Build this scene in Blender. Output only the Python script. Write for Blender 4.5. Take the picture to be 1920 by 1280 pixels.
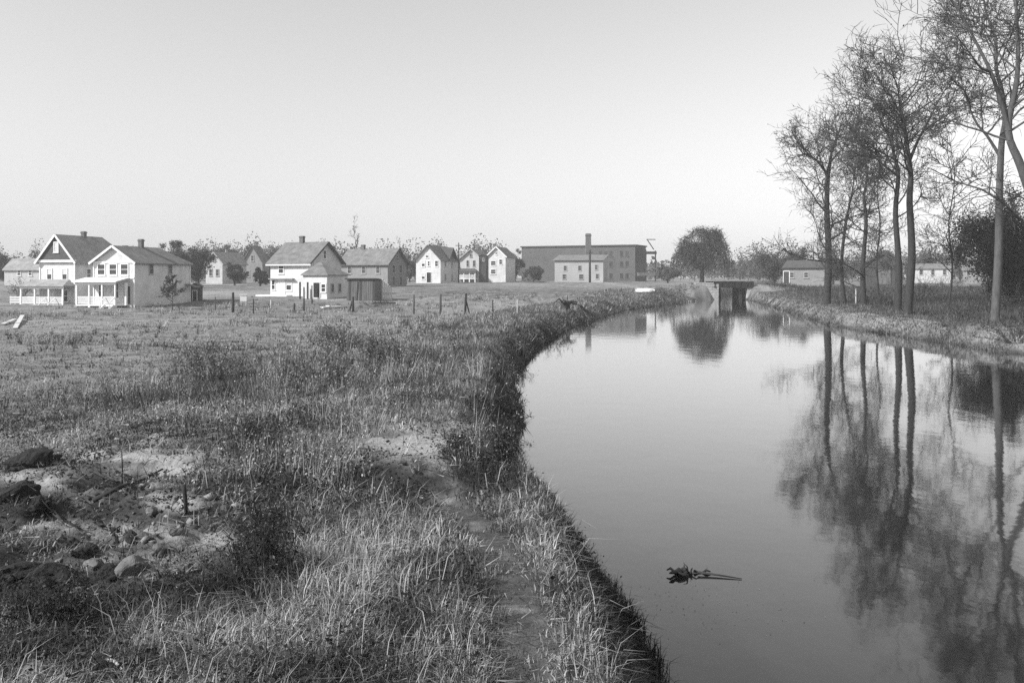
import bpy, math, random
import numpy as np
from mathutils import Vector, Matrix

for _o in list(bpy.data.objects):
    bpy.data.objects.remove(_o, do_unlink=True)
SC = bpy.context.scene
COL = SC.collection
R = math.radians
random.seed(7)
RNG = np.random.default_rng(11)

# ------------------------------------------------------------------ camera, sky, sun, exposure
F = 1663.0            # focal length in photograph pixels (1920 wide)
HOR = 520.0           # horizon row in the photograph
CAMH = 3.5            # lens height above the water
cam = bpy.data.cameras.new('camera')
cam.sensor_width = 36.0
cam.lens = 36.0 * F / 1920.0
cam.shift_y = -(640.0 - HOR) / 1920.0
cam.clip_start = 0.05
cam.clip_end = 6000.0
camo = bpy.data.objects.new('camera', cam)
camo.location = (0, 0, CAMH)
camo.rotation_euler = (R(90), 0, 0)
COL.objects.link(camo)
SC.camera = camo

SUN_AZ, SUN_EL = R(-115), R(35)      # bearing and height of the hazy sun, behind the left shoulder
SUN_TO = Vector((math.sin(SUN_AZ) * math.cos(SUN_EL), math.cos(SUN_AZ) * math.cos(SUN_EL), math.sin(SUN_EL)))
world = bpy.data.worlds.new('World')
SC.world = world
world.use_nodes = True
wn = world.node_tree
wn.nodes.clear()
sky = wn.nodes.new('ShaderNodeTexSky')
sky.sky_type = 'NISHITA'
sky.sun_disc = False
sky.sun_elevation = math.asin(SUN_TO.z)
sky.sun_rotation = math.atan2(SUN_TO.x, SUN_TO.y)
sky.air_density = 2.8
sky.dust_density = 0.06
sky.ozone_density = 0.5
bw = wn.nodes.new('ShaderNodeRGBToBW')
bg = wn.nodes.new('ShaderNodeBackground')
bg.inputs['Strength'].default_value = 0.080
wo = wn.nodes.new('ShaderNodeOutputWorld')
wn.links.new(sky.outputs[0], bw.inputs[0])
wn.links.new(bw.outputs[0], bg.inputs['Color'])
wn.links.new(bg.outputs[0], wo.inputs['Surface'])

sl = bpy.data.lights.new('sun', 'SUN')
sl.energy = 3.5
sl.angle = R(2.0)
sl.color = (1, 1, 1)
slo = bpy.data.objects.new('sun', sl)
slo.rotation_euler = SUN_TO.to_track_quat('Z', 'Y').to_euler()
slo.location = SUN_TO * 300
COL.objects.link(slo)

SC.view_settings.view_transform = 'Standard'
SC.view_settings.look = 'None'
SC.view_settings.exposure = 0.85
SC.view_settings.gamma = 1.0
SC.view_settings.use_curve_mapping = False
SC.render.engine = 'CYCLES'
SC.cycles.max_bounces = 6
SC.cycles.volume_bounces = 0
SC.cycles.use_denoising = False      # keeps the fine grain of blades and twigs
SC.cycles.diffuse_bounces = 2
SC.cycles.glossy_bounces = 3
SC.cycles.transparent_max_bounces = 4
SC.cycles.caustics_reflective = False
SC.cycles.caustics_refractive = False

HAZE = 0.0006
# ------------------------------------------------------------------ materials
MATS = {}


def new_mat(name):
    m = bpy.data.materials.new(name)
    m.use_nodes = True
    MATS[name] = m
    nt = m.node_tree
    b = nt.nodes['Principled BSDF']
    return m, nt, b


def grey(v):
    return (v, v, v, 1)


def mat(name, v, var=0.25, scale=3.0, rough=0.85, spec=0.2, bump=0.0, bscale=None, rows=None, row_axis='Z', row_depth=0.02, stretch=None):
    """matt surface of one tone with natural unevenness; rows = pitch of boards or shingle courses"""
    m, nt, b = new_mat(name)
    b.inputs['Roughness'].default_value = rough
    b.inputs['Specular IOR Level'].default_value = spec
    tc = nt.nodes.new('ShaderNodeTexCoord')
    src = tc.outputs['Object']
    if stretch:
        mp = nt.nodes.new('ShaderNodeMapping')
        mp.inputs['Scale'].default_value = stretch
        nt.links.new(src, mp.inputs['Vector'])
        vec = mp.outputs[0]
    else:
        vec = src
    nz = nt.nodes.new('ShaderNodeTexNoise')
    nz.inputs['Scale'].default_value = scale
    nz.inputs['Detail'].default_value = 8
    nz.inputs['Roughness'].default_value = 0.65
    nt.links.new(vec, nz.inputs['Vector'])
    rp = nt.nodes.new('ShaderNodeValToRGB')
    rp.color_ramp.elements[0].position = 0.3
    rp.color_ramp.elements[1].position = 0.7
    rp.color_ramp.elements[0].color = grey(max(0.005, v * (1 - var)))
    rp.color_ramp.elements[1].color = grey(min(0.92, v * (1 + var)))
    nt.links.new(nz.outputs['Fac'], rp.inputs[0])
    nt.links.new(rp.outputs[0], b.inputs['Base Color'])
    last = None
    if rows:
        sp = nt.nodes.new('ShaderNodeSeparateXYZ')
        nt.links.new(src, sp.inputs[0])
        dv = nt.nodes.new('ShaderNodeMath'); dv.operation = 'DIVIDE'
        dv.inputs[1].default_value = rows
        nt.links.new(sp.outputs[row_axis], dv.inputs[0])
        fr = nt.nodes.new('ShaderNodeMath'); fr.operation = 'FRACT'
        nt.links.new(dv.outputs[0], fr.inputs[0])
        bp = nt.nodes.new('ShaderNodeBump')
        bp.inputs['Distance'].default_value = row_depth
        bp.inputs['Strength'].default_value = 0.8
        bp.invert = True
        nt.links.new(fr.outputs[0], bp.inputs['Height'])
        last = bp
    if bump:
        n2 = nt.nodes.new('ShaderNodeTexNoise')
        n2.inputs['Scale'].default_value = bscale or scale * 4
        n2.inputs['Detail'].default_value = 6
        nt.links.new(vec, n2.inputs['Vector'])
        bp = nt.nodes.new('ShaderNodeBump')
        bp.inputs['Distance'].default_value = bump
        bp.inputs['Strength'].default_value = 0.9
        nt.links.new(n2.outputs['Fac'], bp.inputs['Height'])
        if last:
            nt.links.new(last.outputs[0], bp.inputs['Normal'])
        last = bp
    if last:
        nt.links.new(last.outputs[0], b.inputs['Normal'])
    return m


mat('white_clapboard', 0.63, 0.2, 0.7, rows=0.13, row_depth=0.018)
mat('pale_clapboard', 0.50, 0.14, 1.2, rows=0.13, row_depth=0.018)
mat('grey_clapboard', 0.24, 0.16, 1.2, rows=0.13, row_depth=0.018)
mat('dark_clapboard', 0.12, 0.2, 1.2, rows=0.13, row_depth=0.018)
mat('white_trim', 0.78, 0.06, 2.0, rough=0.6)
mat('grey_trim', 0.35, 0.1, 2.0)
mat('shingle_light', 0.29, 0.32, 1.0, rows=0.16, row_depth=0.03, bump=0.01)
mat('shingle_mid', 0.175, 0.35, 1.0, rows=0.16, row_depth=0.03, bump=0.01)
mat('shingle_dark', 0.085, 0.25, 2.2, rows=0.16, row_depth=0.03, bump=0.01)
mat('brick', 0.14, 0.25, 5.0, rows=0.075, row_depth=0.008)
mat('old_boards', 0.13, 0.45, 1.5, bump=0.01, stretch=(6, 6, 0.4))
mat('dark_boards', 0.06, 0.4, 1.5, bump=0.01, stretch=(6, 6, 0.4))
mat('pale_boards', 0.55, 0.2, 1.5, bump=0.006, stretch=(6, 6, 0.4))
mat('factory_wall', 0.10, 0.2, 0.25, rows=0.3, row_depth=0.01)
mat('factory_pale', 0.36, 0.15, 0.3, rows=0.4, row_depth=0.02)
mat('tar_roof', 0.05, 0.3, 0.5)
mat('stone', 0.42, 0.25, 0.8, bump=0.05, bscale=3)
mat('steel', 0.025, 0.3, 2.0, rough=0.6)
mat('dark_timber', 0.04, 0.4, 3.0, bump=0.01)
mat('bark', 0.038, 0.35, 6.0, bump=0.02, stretch=(1, 1, 0.25))
mat('bark_pale', 0.085, 0.35, 6.0, bump=0.02, stretch=(1, 1, 0.25))
mat('twig', 0.06, 0.3, 2.0)
mat('twig_pale', 0.10, 0.3, 2.0)
mat('dead_wood', 0.035, 0.5, 5.0, bump=0.01)
mat('rock', 0.13, 0.5, 5.0, bump=0.03)
mat('clod', 0.022, 0.5, 9.0, bump=0.03)
mat('interior', 0.02, 0.2, 1.0)
mat('cloth', 0.6, 0.1, 3.0)


def glass_mat():
    m, nt, b = new_mat('glass')
    b.inputs['Base Color'].default_value = grey(0.05)
    b.inputs['Roughness'].default_value = 0.12
    b.inputs['Specular IOR Level'].default_value = 0.5


glass_mat()


def water_mat():
    m, nt, b = new_mat('water')
    b.inputs['Base Color'].default_value = grey(0.010)
    b.inputs['Roughness'].default_value = 0.045
    b.inputs['IOR'].default_value = 1.333
    b.inputs['Coat Weight'].default_value = 0.75      # added gloss layer to brighten the water's reflections
    b.inputs['Coat Roughness'].default_value = 0.05
    b.inputs['Coat IOR'].default_value = 1.5
    tc = nt.nodes.new('ShaderNodeTexCoord')
    mp = nt.nodes.new('ShaderNodeMapping')
    mp.inputs['Scale'].default_value = (1.0, 0.7, 1.0)
    nt.links.new(tc.outputs['Object'], mp.inputs[0])
    n1 = nt.nodes.new('ShaderNodeTexNoise')
    n1.inputs['Scale'].default_value = 1.1
    n1.inputs['Detail'].default_value = 3
    nt.links.new(mp.outputs[0], n1.inputs['Vector'])
    n2 = nt.nodes.new('ShaderNodeTexNoise')
    n2.inputs['Scale'].default_value = 7.0
    n2.inputs['Detail'].default_value = 2
    nt.links.new(mp.outputs[0], n2.inputs['Vector'])
    ad = nt.nodes.new('ShaderNodeMath'); ad.operation = 'MULTIPLY_ADD'
    ad.inputs[1].default_value = 0.12
    nt.links.new(n2.outputs['Fac'], ad.inputs[0])
    nt.links.new(n1.outputs['Fac'], ad.inputs[2])
    bp = nt.nodes.new('ShaderNodeBump')
    bp.inputs['Distance'].default_value = 0.02
    bp.inputs['Strength'].default_value = 0.2
    nt.links.new(ad.outputs[0], bp.inputs['Height'])
    nt.links.new(bp.outputs[0], b.inputs['Normal'])
    nt.links.new(bp.outputs[0], b.inputs['Coat Normal'])


water_mat()


def attr_mat(name, rough=0.9, transl=0.0, noise=0.0):
    """tone read from the per-face value 'tone' of the mesh (kinds of grass and leaf differ in tone)"""
    m, nt, b = new_mat(name)
    b.inputs['Roughness'].default_value = rough
    b.inputs['Specular IOR Level'].default_value = 0.15
    at = nt.nodes.new('ShaderNodeAttribute')
    at.attribute_name = 'tone'
    nt.links.new(at.outputs['Fac'], b.inputs['Base Color'])
    if transl:
        out = nt.nodes['Material Output']
        tr = nt.nodes.new('ShaderNodeBsdfTranslucent')
        nt.links.new(at.outputs['Fac'], tr.inputs['Color'])
        mx = nt.nodes.new('ShaderNodeMixShader')
        mx.inputs[0].default_value = transl
        nt.links.new(b.outputs[0], mx.inputs[1])
        nt.links.new(tr.outputs[0], mx.inputs[2])
        nt.links.new(mx.outputs[0], out.inputs['Surface'])


attr_mat('grass', transl=0.25)
attr_mat('leaf', transl=0.2)


def ground_mat():
    m, nt, b = new_mat('ground')
    b.inputs['Roughness'].default_value = 0.95
    b.inputs['Specular IOR Level'].default_value = 0.1
    tc = nt.nodes.new('ShaderNodeTexCoord')

    def noise(scale, detail=6, rough=0.6):
        n = nt.nodes.new('ShaderNodeTexNoise')
        n.inputs['Scale'].default_value = scale
        n.inputs['Detail'].default_value = detail
        n.inputs['Roughness'].default_value = rough
        nt.links.new(tc.outputs['Object'], n.inputs['Vector'])
        return n.outputs['Fac']

    def ramp(fac, a, c, p0, p1):
        r = nt.nodes.new('ShaderNodeValToRGB')
        r.color_ramp.elements[0].position = p0
        r.color_ramp.elements[1].position = p1
        r.color_ramp.elements[0].color = grey(a)
        r.color_ramp.elements[1].color = grey(c)
        nt.links.new(fac, r.inputs[0])
        return r.outputs[0]
    a = ramp(noise(0.35, 9, 0.7), 0.11, 0.28, 0.35, 0.68)      # dry turf patches
    s = ramp(noise(6.0, 9, 0.75), 0.45, 1.5, 0.3, 0.7)        # speckle of litter and soil
    mul = nt.nodes.new('ShaderNodeMix'); mul.data_type = 'RGBA'; mul.blend_type = 'MULTIPLY'
    mul.inputs['Factor'].default_value = 1.0
    nt.links.new(a, mul.inputs['A']); nt.links.new(s, mul.inputs['B'])
    at = nt.nodes.new('ShaderNodeAttribute'); at.attribute_name = 'soil'     # trodden path and bare earth
    so = ramp(noise(9.0, 8, 0.7), 0.045, 0.13, 0.3, 0.7)
    mx = nt.nodes.new('ShaderNodeMix'); mx.data_type = 'RGBA'
    nt.links.new(at.outputs['Fac'], mx.inputs['Factor'])
    nt.links.new(mul.outputs['Result'], mx.inputs['A'])
    nt.links.new(so, mx.inputs['B'])
    at2 = nt.nodes.new('ShaderNodeAttribute'); at2.attribute_name = 'pale'   # sandy spoil and dry paths
    sa = ramp(noise(12.0, 6, 0.6), 0.26, 0.48, 0.3, 0.7)
    mx2 = nt.nodes.new('ShaderNodeMix'); mx2.data_type = 'RGBA'
    nt.links.new(at2.outputs['Fac'], mx2.inputs['Factor'])
    nt.links.new(mx.outputs['Result'], mx2.inputs['A'])
    nt.links.new(sa, mx2.inputs['B'])
    at3 = nt.nodes.new('ShaderNodeAttribute'); at3.attribute_name = 'humus_shade'   # dark damp soil and leaf litter, plus painted shade in cut and bank
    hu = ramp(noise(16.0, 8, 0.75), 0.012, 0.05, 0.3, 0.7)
    mx3 = nt.nodes.new('ShaderNodeMix'); mx3.data_type = 'RGBA'
    nt.links.new(at3.outputs['Fac'], mx3.inputs['Factor'])
    nt.links.new(mx2.outputs['Result'], mx3.inputs['A'])
    nt.links.new(hu, mx3.inputs['B'])
    nt.links.new(mx3.outputs['Result'], b.inputs['Base Color'])
    bp = nt.nodes.new('ShaderNodeBump')
    bp.inputs['Distance'].default_value = 0.05
    bp.inputs['Strength'].default_value = 0.8
    nt.links.new(noise(14.0, 8, 0.7), bp.inputs['Height'])
    nt.links.new(bp.outputs[0], b.inputs['Normal'])


ground_mat()

# ------------------------------------------------------------------ building helpers


def tag(o, label=None, cat=None, group=None, kind=None):
    if label: o['label'] = label
    if cat: o['category'] = cat
    if group: o['group'] = group
    if kind: o['kind'] = kind
    return o


def empty(name, loc, rz=0.0, label=None, cat=None, group=None):
    o = bpy.data.objects.new(name, None)
    o.location = loc
    o.rotation_euler = (0, 0, rz)
    o.empty_display_size = 0.3
    COL.objects.link(o)
    return tag(o, label, cat, group)


def link_mesh(name, me, material, parent=None, smooth=False):
    o = bpy.data.objects.new(name, me)
    if material:
        me.materials.append(MATS[material])
    COL.objects.link(o)
    if parent is not None:
        o.parent = parent
    if smooth:
        me.polygons.foreach_set('use_smooth', np.ones(len(me.polygons), dtype=bool))
    return o


def copy_tree(o, parent=None):
    c = o.copy()
    COL.objects.link(c)
    c.parent = parent
    for ch in list(o.children):
        copy_tree(ch, c)
    return c


class MB:
    def __init__(self):
        self.v = []
        self.f = []

    def add(self, vs, fs):
        n = len(self.v)
        self.v.extend([tuple(p) for p in vs])
        self.f.extend([tuple(i + n for i in f) for f in fs])

    def box(self, x0, y0, z0, x1, y1, z1):
        self.add([(x0, y0, z0), (x1, y0, z0), (x1, y1, z0), (x0, y1, z0), (x0, y0, z1), (x1, y0, z1), (x1, y1, z1), (x0, y1, z1)],
                 [(0, 3, 2, 1), (4, 5, 6, 7), (0, 1, 5, 4), (1, 2, 6, 5), (2, 3, 7, 6), (3, 0, 4, 7)])

    def bar(self, a, b, t, t2=None):
        a, b = Vector(a), Vector(b)
        d = (b - a).normalized()
        up = Vector((0, 0, 1)) if abs(d.z) < 0.9 else Vector((0, 1, 0))
        s = d.cross(up).normalized() * t / 2
        u = s.cross(d).normalized() * (t2 or t) / 2
        self.add([a - s - u, a + s - u, a + s + u, a - s + u, b - s - u, b + s - u, b + s + u, b - s + u],
                 [(0, 1, 2, 3), (4, 7, 6, 5), (0, 4, 5, 1), (1, 5, 6, 2), (2, 6, 7, 3), (3, 7, 4, 0)])

    def slab(self, pts, th):
        """quad or triangle pts (top face), thickness th straight down"""
        n = len(pts)
        vs = [Vector(p) for p in pts] + [Vector(p) - Vector((0, 0, th)) for p in pts]
        fs = [tuple(range(n)), tuple(range(2 * n - 1, n - 1, -1))]
        for i in range(n):
            j = (i + 1) % n
            fs.append((i, i + n, j + n, j))
        self.add(vs, fs)

    def tube(self, pts, rads, sides=6):
        pts = [Vector(p) for p in pts]
        n0 = len(self.v)
        for i, p in enumerate(pts):
            d = (pts[min(i + 1, len(pts) - 1)] - pts[max(i - 1, 0)]).normalized()
            up = Vector((0, 0, 1)) if abs(d.z) < 0.9 else Vector((1, 0, 0))
            s = d.cross(up).normalized()
            u = s.cross(d)
            for k in range(sides):
                a = 2 * math.pi * k / sides
                self.v.append(tuple(p + (s * math.cos(a) + u * math.sin(a)) * rads[i]))
        for i in range(len(pts) - 1):
            for k in range(sides):
                k2 = (k + 1) % sides
                self.f.append((n0 + i * sides + k, n0 + i * sides + k2, n0 + (i + 1) * sides + k2, n0 + (i + 1) * sides + k))
        self.f.append(tuple(n0 + k for k in range(sides))[::-1])
        self.f.append(tuple(n0 + (len(pts) - 1) * sides + k for k in range(sides)))

    def build(self, name, material, parent=None, smooth=False):
        me = bpy.data.meshes.new(name)
        me.from_pydata(self.v, [], self.f)
        me.update()
        return link_mesh(name, me, material, parent, smooth)


def mesh_np(name, V, faces_flat, nper, tone=None):
    """numpy mesh whose faces all have nper corners"""
    me = bpy.data.meshes.new(name)
    nf = len(faces_flat) // nper
    me.vertices.add(len(V))
    me.vertices.foreach_set('co', np.ascontiguousarray(V, dtype=np.float32).ravel())
    me.loops.add(len(faces_flat))
    me.loops.foreach_set('vertex_index', np.ascontiguousarray(faces_flat, dtype=np.int32))
    me.polygons.add(nf)
    me.polygons.foreach_set('loop_start', np.arange(0, nf * nper, nper, dtype=np.int32))
    if tone is not None:
        at = me.attributes.new('tone', 'FLOAT', 'FACE')
        at.data.foreach_set('value', np.ascontiguousarray(tone, dtype=np.float32))
    me.update(calc_edges=True)
    return me


# ------------------------------------------------------------------ noise and terrain


def _hash(ix, iy, seed):
    h = (ix.astype(np.int64) * 374761393 + iy.astype(np.int64) * 668265263 + seed * 974711) & 0xFFFFFFFF
    h = ((h ^ (h >> 13)) * 1274126177) & 0xFFFFFFFF
    return ((h ^ (h >> 16)) & 0xFFFF) / 65535.0


def vnoise(x, y, seed=0):
    x = np.asarray(x, dtype=np.float64); y = np.asarray(y, dtype=np.float64)
    ix, iy = np.floor(x), np.floor(y)
    fx, fy = x - ix, y - iy
    fx = fx * fx * (3 - 2 * fx); fy = fy * fy * (3 - 2 * fy)
    a, b = _hash(ix, iy, seed), _hash(ix + 1, iy, seed)
    c, d = _hash(ix, iy + 1, seed), _hash(ix + 1, iy + 1, seed)
    return (a + (b - a) * fx) * (1 - fy) + (c + (d - c) * fx) * fy


def fbm(x, y, seed=0, octv=4, gain=0.5):
    t = 0; amp = 1; tot = 0
    for k in range(octv):
        t = t + amp * vnoise(x * 2 ** k, y * 2 ** k, seed + 17 * k)
        tot += amp; amp *= gain
    return t / tot


def sstep(t):
    t = np.clip(t, 0, 1)
    return t * t * (3 - 2 * t)


LW = np.array([(-60, 1.25), (0, 1.32), (5, 1.38), (7.6, 1.36), (8.8, 1.32), (10.2, 1.08), (12.4, 0.72), (14.2, 0.15), (15.5, -0.02), (19.1, 0.24),
               (24.2, 0.12), (32.3, 0.16), (46.6, 1.68), (64.7, 4.67), (74.6, 7.2), (97, 12.8), (112, 19.5), (126, 25.3), (132, 27.3), (138.3, 28.7), (139.1, 32.2), (146, 32.6),
               (200, 50), (300, 90), (700, 260), (1500, 620), (5000, 2200)])
RW = np.array([(-60, 24.0), (20, 23.4), (40, 23.1), (52, 23.1), (63, 23.0), (75, 25.2), (89.5, 28), (116, 32.9), (130, 35.4), (139, 36.6), (146, 37.2),
               (200, 56), (300, 97), (700, 268), (1500, 628), (5000, 2210)])
PATH = np.array([(-10, 0.1), (0, 0.1), (3.9, 0.1), (4.8, 0.06), (6, -0.02), (7.4, -0.27), (8.5, -0.6), (11, -1.0), (14, -0.9), (20, -1.15), (30, -0.75), (43, 0.5),
                 (56, 2.2), (75, 5.6), (97, 10.5), (120, 20)])


def lw(y):
    return np.interp(y, LW[:, 0], LW[:, 1]) + 0.28 * (fbm(np.asarray(y) * 0.9, np.asarray(y) * 0 + 3.3, 5, 3) - 0.5) * np.clip(np.asarray(y) / 12.0, 0.25, 1.2) * np.interp(y, [0, 13, 16, 34, 45], [1, 1, 2.4, 2.4, 1])


def rw(y):
    return np.interp(y, RW[:, 0], RW[:, 1]) + 1.1 * (fbm(np.asarray(y) * 0.35, np.asarray(y) * 0 + 7.7, 6, 4) - 0.5)


def pathx(y):
    return np.interp(y, PATH[:, 0], PATH[:, 1])


MOUND = (-1.22, 9.75)


def ground(x, y, fine=True):
    x = np.asarray(x, dtype=np.float64); y = np.asarray(y, dtype=np.float64)
    s = lw(y) - x
    s2 = x - rw(y)
    hb = np.interp(y, [-20, 0, 4, 8, 12, 20, 60, 100, 112, 124, 131, 138.4, 139.2, 148, 200, 400, 3000], [1.9, 1.85, 1.65, 1.38, 1.25, 1.15, 1.0, 0.95, 1.0, 1.2, 1.4, 1.7, 2.5, 2.6, 2.3, 2.6, 4])
    zf = np.interp(y, [-20, 0, 8, 15, 30, 60, 95, 110, 121, 150, 200, 300, 800, 3000], [0.9, 0.9, 0.75, 0.45, 0.15, 0.0, -0.25, 0.05, 0.6, 1.7, 2.3, 2.6, 3.0, 3.4])
    land = hb + (zf - hb) * sstep((s - 1.9) / (9 + 0.08 * np.clip(y, 0, 150)))
    bank = sstep(s / np.interp(y, [0, 40, 80, 112, 138, 139.2], [1.05, 1.2, 1.8, 3.2, 4.5, 1.0]))
    zl = -0.9 + (land + 0.9) * np.clip(np.where(s > 0, 0.9 / (land + 0.9) + (1 - 0.9 / (land + 0.9)) * bank, (s + 1.2) / 1.2 * 0.9 / (land + 0.9)), 0, 1)
    hr = np.interp(y, [-60, 100, 120, 131, 138.4, 139.2, 148, 200, 400, 3000], [0.85, 0.85, 0.95, 1.1, 1.3, 2.4, 2.5, 2.2, 2.6, 3.4])
    back = np.interp(y, [-60, 60, 120, 160, 300, 3000], [0.75, 0.85, 1.2, 2.0, 2.6, 3.4])
    hr = hr + 0.22 * (fbm(y * 0.22, s2 * 0.5, 46, 3) - 0.5)
    landr = hr + (back - hr) * sstep((s2 - 2.8) / 8)
    bankr = sstep(s2 / 1.3)
    zr = np.where(s2 > 0, landr * bankr, np.clip(s2 / 1.2, -1, 0) * 0.9)
    z = np.where(s2 > -1.2, zr, zl)
    onland = np.clip(np.maximum(s - 0.3, s2 - 0.3) / 1.0, 0, 1)
    # sandy hummock by the path, cut steeply on the near side
    dx, dy = x - MOUND[0], y - MOUND[1]
    z = z + 0.20 * np.exp(-(dx / 0.52) ** 2) * np.where(dy > -0.35, np.exp(-(np.maximum(dy + 0.0, 0) / 0.8) ** 2), np.exp(-((dy + 0.35) / 0.14) ** 2)) * onland
    # hollow before it
    z = z - 0.16 * np.exp(-(((dx - 0.25) / 0.6) ** 2) - (((dy + 0.8 + 0.35 * dx) / 0.3) ** 2)) * onland
    # broad unevenness of the waste ground
    z = z + onland * 0.35 * (fbm(x * 0.16, y * 0.16, 2, 3) - 0.5) * np.clip((s - 1.5) / 6, 0, 1) * np.where(s > 0, 1, 0)
    if fine:
        amp = np.where(s > 0, np.clip((s - 1.6) / 2.5, 0.12, 1), 0.25)
        rough = 0.16 * (fbm(x * 1.1, y * 1.1, 8, 3) - 0.5) + 0.09 * (fbm(x * 3.6, y * 3.6, 9, 3) - 0.5)
        # old spoil terraces on the left
        ridg = np.abs(fbm(x * 0.55 + 3, y * 0.75, 12, 3) - 0.5)
        tz = np.clip((s - 4.0) / 2, 0, 1) * np.clip((16 - y) / 6, 0, 1)
        z = z + onland * (amp * rough * np.clip(1.6 - y / 90, 0.25, 1.4) - tz * 0.30 * np.clip(0.12 - ridg, 0, 1) / 0.12 + tz * 0.16 * (fbm(x * 0.5, y * 1.4, 22, 3) - 0.4))
        dg = zones(x, y, z, DIG) * onland
        z = z + dg * (0.16 * (fbm(x * 1.9, y * 2.6, 23, 3) - 0.5) + 0.16 * (np.abs(fbm(x * 4.5, y * 5.5, 24, 3) - 0.5) * 2 - 0.3))
        zc = zones(x, y, z, CUT) * onland
        z = z - 0.10 * zc + zc * 0.22 * (fbm(x * 5, y * 5, 25, 4) - 0.5)
    return z


def zones(x, y, z, L):
    """soft patches of ground given by where the photograph shows them (place and half size in its pixels)"""
    yy = np.maximum(y, 0.5)
    p = 960 + F * x / yy; q = HOR + F * (CAMH - z) / yy
    w = 18 * (fbm(x * 2.3, yy * 2.3, 95, 3) - 0.5)
    t = np.zeros_like(p)
    for a, b, ra, rb in L:
        t = np.maximum(t, np.exp(-(((p - a + 2 * w) / ra) ** 2) - (((q - b + w) / rb) ** 2)))
    return np.where(y > 1.5, t, 0)


DARK = [(150, 1135, 230, 55), (60, 1230, 150, 60), (520, 985, 120, 45), (510, 1100, 120, 40), (760, 1160, 110, 80), (900, 1110, 50, 100), (935, 1230, 50, 80), (560, 1262, 260, 26), (690, 1000, 70, 30),
        (1180, 1140, 70, 80), (1240, 1235, 60, 70), (480, 810, 60, 40), (930, 860, 50, 50), (20, 935, 70, 22), (60, 865, 40, 22), (690, 1250, 80, 60), (350, 1080, 120, 16)]  # bank-slope and left-edge hollow patches paint shade into the ground tone
CUT = [(722, 882, 56, 17), (785, 902, 62, 16), (835, 920, 45, 10)]  # undercut of the hummock; ground here is coloured dark for its shade
STRAW = [(630, 1090, 90, 110), (700, 1000, 60, 40), (1010, 950, 100, 35), (690, 770, 60, 40), (860, 770, 70, 50), (1000, 1040, 60, 60), (330, 1200, 160, 40), (780, 985, 90, 25), (480, 1220, 90, 30)]
PALE = [(230, 853, 190, 14), (250, 1000, 160, 26), (60, 900, 80, 20), (255, 1060, 130, 26), (120, 985, 110, 14), (330, 940, 80, 20), (300, 880, 90, 16), (768, 834, 95, 38), (400, 1010, 60, 20)]
DIG = [(200, 960, 270, 100), (150, 1080, 250, 60)]


def gz(x, y):
    return float(ground(np.array([x]), np.array([y]))[0])


def px(pxx, D):
    return (pxx - 960.0) / F * D


def pz(py, D):
    return CAMH - (py - HOR) / F * D


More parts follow.
